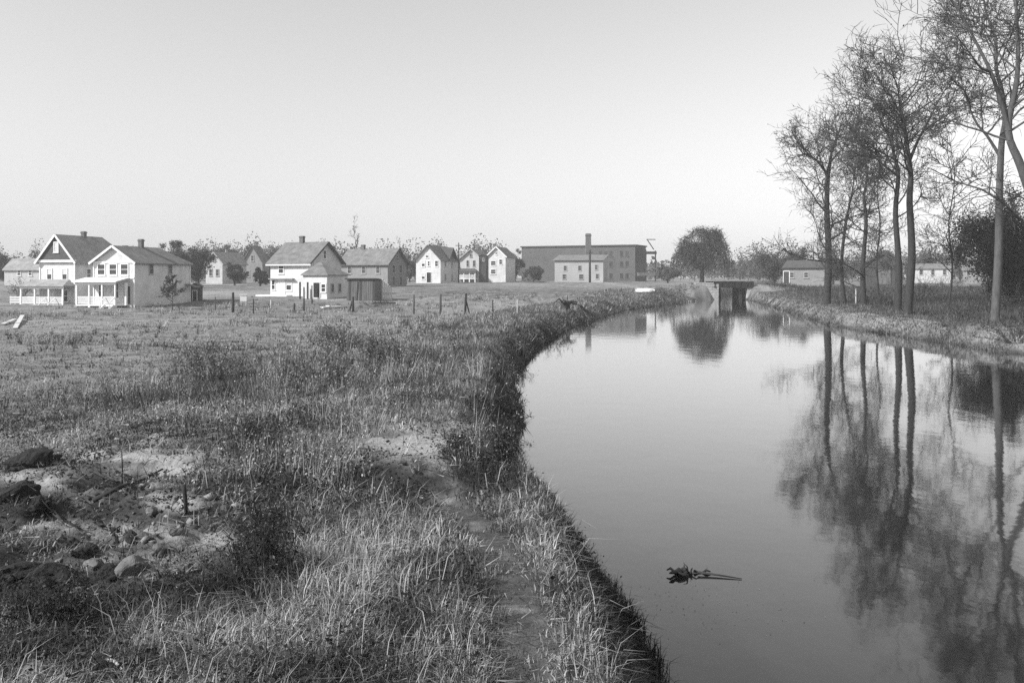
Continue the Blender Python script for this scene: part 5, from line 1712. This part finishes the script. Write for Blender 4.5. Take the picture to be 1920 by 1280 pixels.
def build_small():
    # field posts
    post(776, 552, 588, 4.5, 'leftmost weathered post of the row in the middle field', 'bark_pale')
    post(826, 551, 590, 6, 'second weathered post in the middle field row', 'bark_pale')
    post(872, 550, 591, 6, 'braced dark post, third in the middle field row', 'dead_wood', lean=0.04, brace=(0.45, 0.75))
    post(924, 562, 594, 3.5, 'thin dark post right of the braced one', 'dead_wood')
    post(970, 562, 590, 2.6, 'thin pale stake nearest the canal in the field row', 'pale_boards')
    post(570, 538, 582, 4, 'dark post before the kitchen wing of the saltbox', 'dead_wood')
    post(585, 535, 570, 3.4, 'thin dark post at the kitchen wing door', 'dead_wood')
    post(508, 562, 580, 3, 'short pale stake before the white saltbox wall', 'pale_boards')
    post(552, 568, 582, 5, 'short stubby dark post before the saltbox steps', 'dead_wood')
    post(437, 548, 586, 7, 'dark broad post in the gap between the houses', 'dead_wood')
    post(475, 560, 588, 3, 'thin dark post right of the white box between the houses', 'dead_wood')
    post(404, 556, 582, 3, 'thin grey post at the back of the yard between the houses', 'bark_pale')
    post(662, 556, 585, 6, 'splayed dark post before the plank shed', 'dead_wood', brace=(-0.5, 0.9))
    post(1064, 553, 566, 2.4, 'thin stake above the dark stump on the bank', 'dead_wood')
    post(1605, 541, 572, 3.2, 'pale stake among the bank trees', 'pale_boards', group='stakes on the right bank')
    post(1617, 541, 574, 2.6, 'thin pale stake right of its neighbour among the bank trees', 'pale_boards', group='stakes on the right bank')
    post(1676, 548, 572, 3, 'short stake left of the darkest trunk', 'bark_pale', group='stakes on the right bank')
    # telegraph poles
    for p, yt, D, wp, lab in ((860, 455, 203, 2.4, 'thin utility pole beside the bright white gable'), (1106, 468, 200, 4.6, 'dark utility pole in front of the pale workshop')):
        x = px(p, D); g = gz(x, D); h = pz(yt, D) - g; r = wp / 2 / F * D
        e = empty('utility_pole', (x, D, g), 0, lab, 'pole', 'utility poles')
        m = MB(); m.tube([(0, 0, -0.8), (0, 0, h)], [r, r * 0.8], 8); m.build('shaft', 'dark_timber', e, True)
        m = MB(); m.box(-0.7, -r - 0.1, h - 0.75, 0.7, -r, h - 0.63); m.build('crossarm', 'dark_timber', e)
        for k in (-0.6, -0.25, 0.25, 0.6):
            m = MB(); m.tube([(k, -r - 0.05, h - 0.63), (k, -r - 0.05, h - 0.5)], [0.05, 0.03], 6); m.build('insulator', 'glass', e)
    # white box in the gap, white boards
    x, y = on_ground(457, 570)
    e = empty('beehive_box', (x, y, gz(x, y)), R(8), 'small white box on short legs in the yard between the houses', 'box')
    m = MB(); m.box(-0.4, -0.35, 0.35, 0.4, 0.35, 1.15); m.build('body', 'white_trim', e)
    m = MB(); m.box(-0.47, -0.42, 1.153, 0.47, 0.42, 1.24); m.build('lid', 'white_trim', e)
    for sx in (-0.33, 0.33):
        for sy in (-0.28, 0.28):
            m = MB(); m.box(sx - 0.05, sy - 0.05, -0.2, sx + 0.05, sy + 0.05, 0.348); m.build('leg', 'pale_boards', e)

    def board(p0, p1, w, t, label, matn='pale_boards', tilt=0.06):
        x0, y0 = on_ground(*p0); x1, y1 = on_ground(*p1)
        z0, z1 = gz(x0, y0) + t, gz(x1, y1) + t + tilt
        e = empty('loose_plank', (x0, y0, z0), 0, label, 'plank')
        m = MB(); m.bar((0, 0, 0), (x1 - x0, y1 - y0, z1 - z0), w, t); m.build('board', matn, e)
        m = MB(); m.bar(((x1 - x0) * 0.3, (y1 - y0) * 0.3, (z1 - z0) * 0.3 + t * 0.9), ((x1 - x0) * 0.36, (y1 - y0) * 0.36, (z1 - z0) * 0.36 + t * 0.9), w * 1.15, t * 0.7); m.build('batten', matn, e)
    board((5, 609), (28, 601), 0.28, 0.06, 'pale loose plank lying at the left edge of the field')
    board((28, 617), (42, 598), 0.3, 0.06, 'pale loose plank lying beside the one at the left edge', tilt=0.25)
    board((603, 579), (640, 578), 0.9, 0.15, 'white boards lying before the kitchen wing')
    board((700, 571), (742, 572), 0.3, 0.2, 'dark timber lying right of the plank shed', 'dead_wood')
    # white railing at the left of the porch house
    D = 112
    x0, x1 = px(20, D), px(62, D)
    e = empty('board_fence', (x0, D, gz(x0, D)), 0, 'white low board fence left of the porch with white posts', 'fence')
    n = 6
    for i in range(n):
        xx = (x1 - x0) * i / (n - 1)
        m = MB(); m.box(xx - 0.06, 0, -0.6, xx + 0.06, 0.12, 1.0); m.build('post', 'white_trim', e)
    for k, z in enumerate((0.25, 0.55, 0.85)):
        m = MB(); m.box(-0.1, -0.05, z - 0.1, x1 - x0 + 0.1, -0.003, z + 0.1); m.build('rail', 'white_trim', e)
    # pale fence panel right of the plank shed
    D = 119
    x0, x1 = px(717, D), px(734, D)
    e = empty('board_fence', (x0, D, gz(x0, D)), 0, 'short pale board fence right of the plank shed', 'fence')
    for i in range(6):
        xx = (x1 - x0) * i / 5
        m = MB(); m.box(xx - 0.09, 0, -0.4, xx + 0.09, 0.04, 2.9 - 0.25 * i); m.build('picket', 'pale_boards', e)
    m = MB(); m.box(-0.1, 0.043, 0.7, x1 - x0 + 0.1, 0.1, 0.85); m.build('rail', 'pale_boards', e)
    # overturned white boat on the slope
    x, y = px(1209, 128), 128.0
    g = gz(x, y)
    e = empty('rowing_boat', (x, y, g), R(4), 'white overturned boat lying on the slope left of the bridge', 'boat')
    m = MB(); L = 1.45; nn = 9; prof = []
    for i in range(nn):
        t = -1 + 2 * i / (nn - 1); hw = 0.62 * (1 - abs(t) ** 2.4) + 0.06; hh = 0.5 * (1 - 0.35 * abs(t) ** 3)
        for k in range(7):
            a = math.pi * k / 6
            prof.append((t * L, -hw * math.cos(a), hh * math.sin(a) ** 0.7 + 0.12))
    fs = []
    for i in range(nn - 1):
        for k in range(6):
            fs.append((i * 7 + k, i * 7 + k + 1, (i + 1) * 7 + k + 1, (i + 1) * 7 + k))
    fs.append(tuple(range(7))); fs.append(tuple(range((nn - 1) * 7 + 6, (nn - 1) * 7 - 1, -1)))
    m.add(prof, fs); hu = m.build('hull', 'white_trim', e, True)
    m = MB(); m.bar((-L, 0, 0.62), (L, 0, 0.62), 0.07, 0.08); m.build('keel', 'white_trim', e)
    for sg in (-1, 1):
        m = MB(); m.tube([(t * L, sg * (0.64 * (1 - abs(t) ** 2.4) + 0.06), 0.12) for t in np.linspace(-1, 1, 9)], [0.035] * 9, 5); m.build('gunwale', 'grey_trim', e)
    # stump with roots and broken branch by the far bank
    x, y = on_ground(1060, 580)
    e = empty('tree_stump', (x, y, gz(x, y)), 0, 'dark uprooted stump on the left bank before the factory', 'stump')
    m = MB(); m.tube([(0, 0, -0.2), (0.02, 0, 0.3), (0.1, 0, 0.62), (0.12, 0, 0.7)], [0.45, 0.34, 0.3, 0.12], 9); m.build('bole', 'dead_wood', e, True)
    rr = random.Random(3)
    for k in range(7):
        a = k * 0.9 + rr.random()
        m = MB(); m.tube([(0, 0, 0.3), (math.cos(a) * 0.5, math.sin(a) * 0.4, 0.35 + rr.uniform(-0.2, 0.5)), (math.cos(a) * 0.95, math.sin(a) * 0.6, 0.2 + rr.uniform(-0.1, 0.6))], [0.13, 0.08, 0.03], 5); m.build('root', 'dead_wood', e, True)
    ground_stick([(1078, 573), (1090, 581), (1104, 592)], 0.10, 'dark broken branch slanting down to the far left waterline', lift=0.25, twigs=4, seed=4)
    # foreground wood
    ground_stick([(175, 948), (225, 928), (270, 905), (305, 893)], 0.028, 'long dark branch lying on the spoil ground at left', twigs=4, seed=5, lift=0.02)
    ground_stick([(178, 888), (202, 900), (228, 908)], 0.022, 'short dark branch lying above the long one at left', twigs=2, seed=6)
    ground_stick([(388, 896), (410, 908), (434, 924)], 0.022, 'dark stick lying right of the upright stake', twigs=2, seed=7)
    ground_stick([(386, 858), (404, 872), (424, 882)], 0.024, 'curved dark stick lying in the grass above the stake', twigs=2, seed=8)
    ground_stick([(62, 1040), (90, 1022)], 0.02, 'short dark stick in the dug ground at far left', twigs=1, seed=9)
    ground_stick([(98, 970), (120, 985)], 0.024, 'stub of dark branch on the terrace edge at left', twigs=1, seed=10)
    ground_stick([(265, 1098), (300, 1096), (335, 1102)], 0.018, 'thin dark branch lying below the pale stones', twigs=2, seed=11)
    ground_stick([(545, 1180), (555, 1205), (565, 1225)], 0.016, 'dark twig lying near the bottom edge left of the tall grass', twigs=1, seed=12)
    ground_stick([(185, 1235), (215, 1255), (245, 1278)], 0.011, 'pale broken cane at the bottom edge', twigs=1, seed=13, matn='pale_boards', lift=0.03)
    ground_stick([(68, 1258), (84, 1235)], 0.010, 'short pale cane at the lower left corner', twigs=1, seed=14, matn='pale_boards', lift=0.03)
    x, y = on_ground(350, 962)
    wood_stick([(x, y, gz(x, y) - 0.1), (x - 0.01, y, gz(x, y) + 0.12), (x - 0.03, y, gz(x, y) + 0.27)], [0.016, 0.019, 0.022], 'wooden_stake', 'short dark stake standing upright in the left foreground', 'stake', twigs=0)
    x, y = on_ground(228, 915)
    wood_stick([(x, y, gz(x, y) - 0.1), (x + 0.01, y, gz(x, y) + 0.2), (x, y, gz(x, y) + 0.42)], [0.009, 0.008, 0.006], 'dead_stalk', 'thin upright dead stalk with side twigs on the spoil ground', 'stalk', twigs=6, seed=22)
    # dug-up lumps and stones
    L = [(60, 872, 0.26, 'clod', 'large dark clod put in for a shaded hollow at the left edge, upper one'), (30, 940, 0.27, 'clod', 'large dark clod put in for a shaded hollow at the left edge, lower one'),  # these two large ones are dark stand-ins for shaded hollows
         (75, 950, 0.12, 'clod', 'dark clod right of the lower large one'), (100, 1105, 0.20, 'clod', 'dark clod in the dug ground at lower left'), (215, 1085, 0.13, 'clod', 'dark clod among the pale stones'),
         (245, 1010, 0.06, 'clod', 'small dark clod right of the pale stones'), (160, 1040, 0.10, 'clod', 'dark clod left of the pale stones'), (40, 1090, 0.2, 'clod', 'broad dark clod above the lower left corner')]
    for i, (a, b, s, k, lab) in enumerate(L):
        rock(a, b, s, 500 + i, lab, 'clod', 'earth_clod')
    L = [(205, 1022, 0.085, 'pale stone left of the centre of the dug ground'), (262, 1008, 0.10, 'largest pale stone on the dug ground'), (300, 1030, 0.06, 'pale stone right of the largest one'),
         (250, 1075, 0.11, 'flat pale stone below the largest one'), (150, 1118, 0.07, 'pale stone low on the dug ground'), (175, 1060, 0.08, 'pale stone beside the dark clods'),
         (20, 1150, 0.10, 'pale stone at the left edge near the corner'), (330, 1000, 0.05, 'small pale stone under the upright stake'), (285, 965, 0.06, 'small pale stone below the long branch'),
         (70, 1275, 0.09, 'pale stone cut by the bottom edge at left'), (100, 1015, 0.06, 'small pale stone left of the dug ground'), (410, 985, 0.05, 'small pale stone left of the round shrub')]
    for i, (a, b, s, lab) in enumerate(L):
        rock(a, b, s, 600 + i, lab, 'rock', 'rock')
    # crumbled earth over the dug ground
    rng = np.random.default_rng(77)
    n = 5200
    x, y = rng.uniform(-11, -1.6, n), rng.uniform(4, 13, n)
    s = lw(y) - x
    dig = np.clip((s - 3.0) / 1.2, 0, 1) * np.clip((13 - y) / 3, 0, 1) * np.clip((fbm(x * 0.8, y * 0.8, 33, 4) - 0.34) * 6, 0, 1)
    ok = rng.random(n) < dig
    x, y = x[ok], y[ok]; n = len(x)
    z = ground(x, y)
    r = rng.uniform(0.010, 0.035, n) * rng.choice([1, 1, 1, 1.8], n)
    base = np.array([[1, 0, 0], [0, 1, 0], [-1, 0, 0], [0, -1, 0], [0, 0, 0.8], [0, 0, -0.6]], dtype=float)
    V = base[None] * r[:, None, None] * rng.uniform(0.55, 1.3, (n, 6, 3)) + np.stack([x, y, z + r * 0.2], -1)[:, None]
    V += rng.normal(scale=0.25, size=V.shape) * r[:, None, None]
    fc = np.array([0, 1, 4, 1, 2, 4, 2, 3, 4, 3, 0, 4, 1, 0, 5, 2, 1, 5, 3, 2, 5, 0, 3, 5])
    q = (np.arange(n)[:, None] * 6 + fc[None]).reshape(-1)
    t = np.repeat(rng.choice([0.04, 0.06, 0.09, 0.16, 0.28], n), 8)
    o = link_mesh('rubble', mesh_np('rubble', V.reshape(-1, 3), q, 3, t), 'leaf')
    tag(o, 'crumbled earth and gravel over the dug ground at left', 'rubble', kind='stuff')
    # drift in the water
    cx, cy = px(1292, 10.45), 10.45
    e = empty('driftwood', (cx, cy, 0), 0, 'dark clump of driftwood with a long stick floating on the water', 'driftwood')
    rr = random.Random(9)
    for k in range(9):
        a = rr.uniform(0, 6.28); b0 = Vector((rr.uniform(-0.1, 0.08), rr.uniform(-0.06, 0.06), rr.uniform(0.0, 0.04)))
        pts = [b0]
        for q in range(4):
            a += rr.uniform(-0.8, 0.8)
            pts.append(pts[-1] + Vector((math.cos(a) * 0.05, math.sin(a) * 0.04, rr.uniform(-0.025, 0.035))))
        r_ = rr.uniform(0.012, 0.028)
        m = MB(); m.tube(pts, [r_, r_ * rr.uniform(0.8, 1.5), r_ * rr.uniform(0.6, 1.2), r_ * 0.7, r_ * 0.3], 6); m.build('root', 'dead_wood', e, True)
    for k, (dx_, dz_) in enumerate(((-0.19, 0.03), (-0.06, 0.13), (0.05, 0.07), (0.15, 0.02), (-0.12, 0.07), (0.02, -0.02))):
        m = MB(); m.tube([(dx_ * 0.2, rr.uniform(-0.03, 0.03), 0.02), (dx_ * 0.6 + rr.uniform(-0.02, 0.02), rr.uniform(-0.05, 0.05), dz_ * 0.6 + 0.02), (dx_, rr.uniform(-0.06, 0.06), dz_)], [0.014, 0.009, 0.003], 5); m.build('twig', 'dead_wood', e, True)
    m = MB(); m.tube([(0.1, 0, 0.03), (0.32, -0.06, 0.02), (0.58, -0.16, 0.008)], [0.016, 0.011, 0.005], 6); m.build('stick', 'dead_wood', e, True)
    # bent stems over the water's edge
    for i, (a, b, tx, ty, lab) in enumerate(((1108, 1000, 1150, 950, 'thin dead stem leaning over the near water, farthest one'), (1150, 1075, 1190, 1030, 'thin dead stem leaning over the near water, middle one'),
                                           (1222, 1130, 1240, 1055, 'thin upright dead stem at the water edge, nearest one'))):
        x, y = on_ground(a, b)
        z = gz(x, y)
        hx, hz = (tx - a) / F * y, (b - ty) / F * y
        wood_stick([(x, y, z - 0.05), (x + hx * 0.4, y, z + hz * 0.6), (x + hx, y + 0.03, z + hz)], [0.006, 0.005, 0.003], 'dead_reed', lab, 'reed', twigs=4, seed=40 + i)
    # floating leaves
    n = 160
    x = rng.uniform(1.9, 4.2, n); y = rng.uniform(7.8, 11, n)
    t = rng.random(n) ** 2
    x = px(1290, 9.6) + rng.normal(scale=0.5, size=n); y = 9.5 + rng.normal(scale=0.5, size=n)
    ok = x > lw(y) + 0.05
    x, y = x[ok], y[ok]; n = len(x)
    V, q, t = leaf_cards(np.stack([x, y, np.full(n, 0.006)], -1), rng.uniform(0.006, 0.014, n), rng.uniform(0.02, 0.3, n), rng, flat=1.0)
    o = link_mesh('floating_leaves', mesh_np('floating_leaves', V, q, 4, t), 'leaf')
    tag(o, 'scattered leaves floating near the driftwood', 'leaves', kind='stuff')


build_small()


def build_haze():
    m = bpy.data.materials.new('haze')
    m.use_nodes = True
    nt = m.node_tree
    nt.nodes.remove(nt.nodes['Principled BSDF'])
    v = nt.nodes.new('ShaderNodeVolumePrincipled')
    v.inputs['Color'].default_value = grey(0.95)
    v.inputs['Density'].default_value = HAZE
    v.inputs['Anisotropy'].default_value = 0.0
    nt.links.new(v.outputs[0], nt.nodes['Material Output'].inputs['Volume'])
    MATS['haze'] = m
    b = MB(); b.box(-1320, -16, -2.5, 1320, 1520, 32)
    o = b.build('haze', 'haze')
    o['kind'] = 'stuff'
    tag(o, 'thin pale haze lying over the whole place', 'haze', kind='stuff')


build_haze()
tris = 0
for o in bpy.data.objects:
    if o.type == 'MESH':
        tris += len(o.data.loops) - 2 * len(o.data.polygons)
print('TRIS', tris, 'OBJ', len(bpy.data.objects))
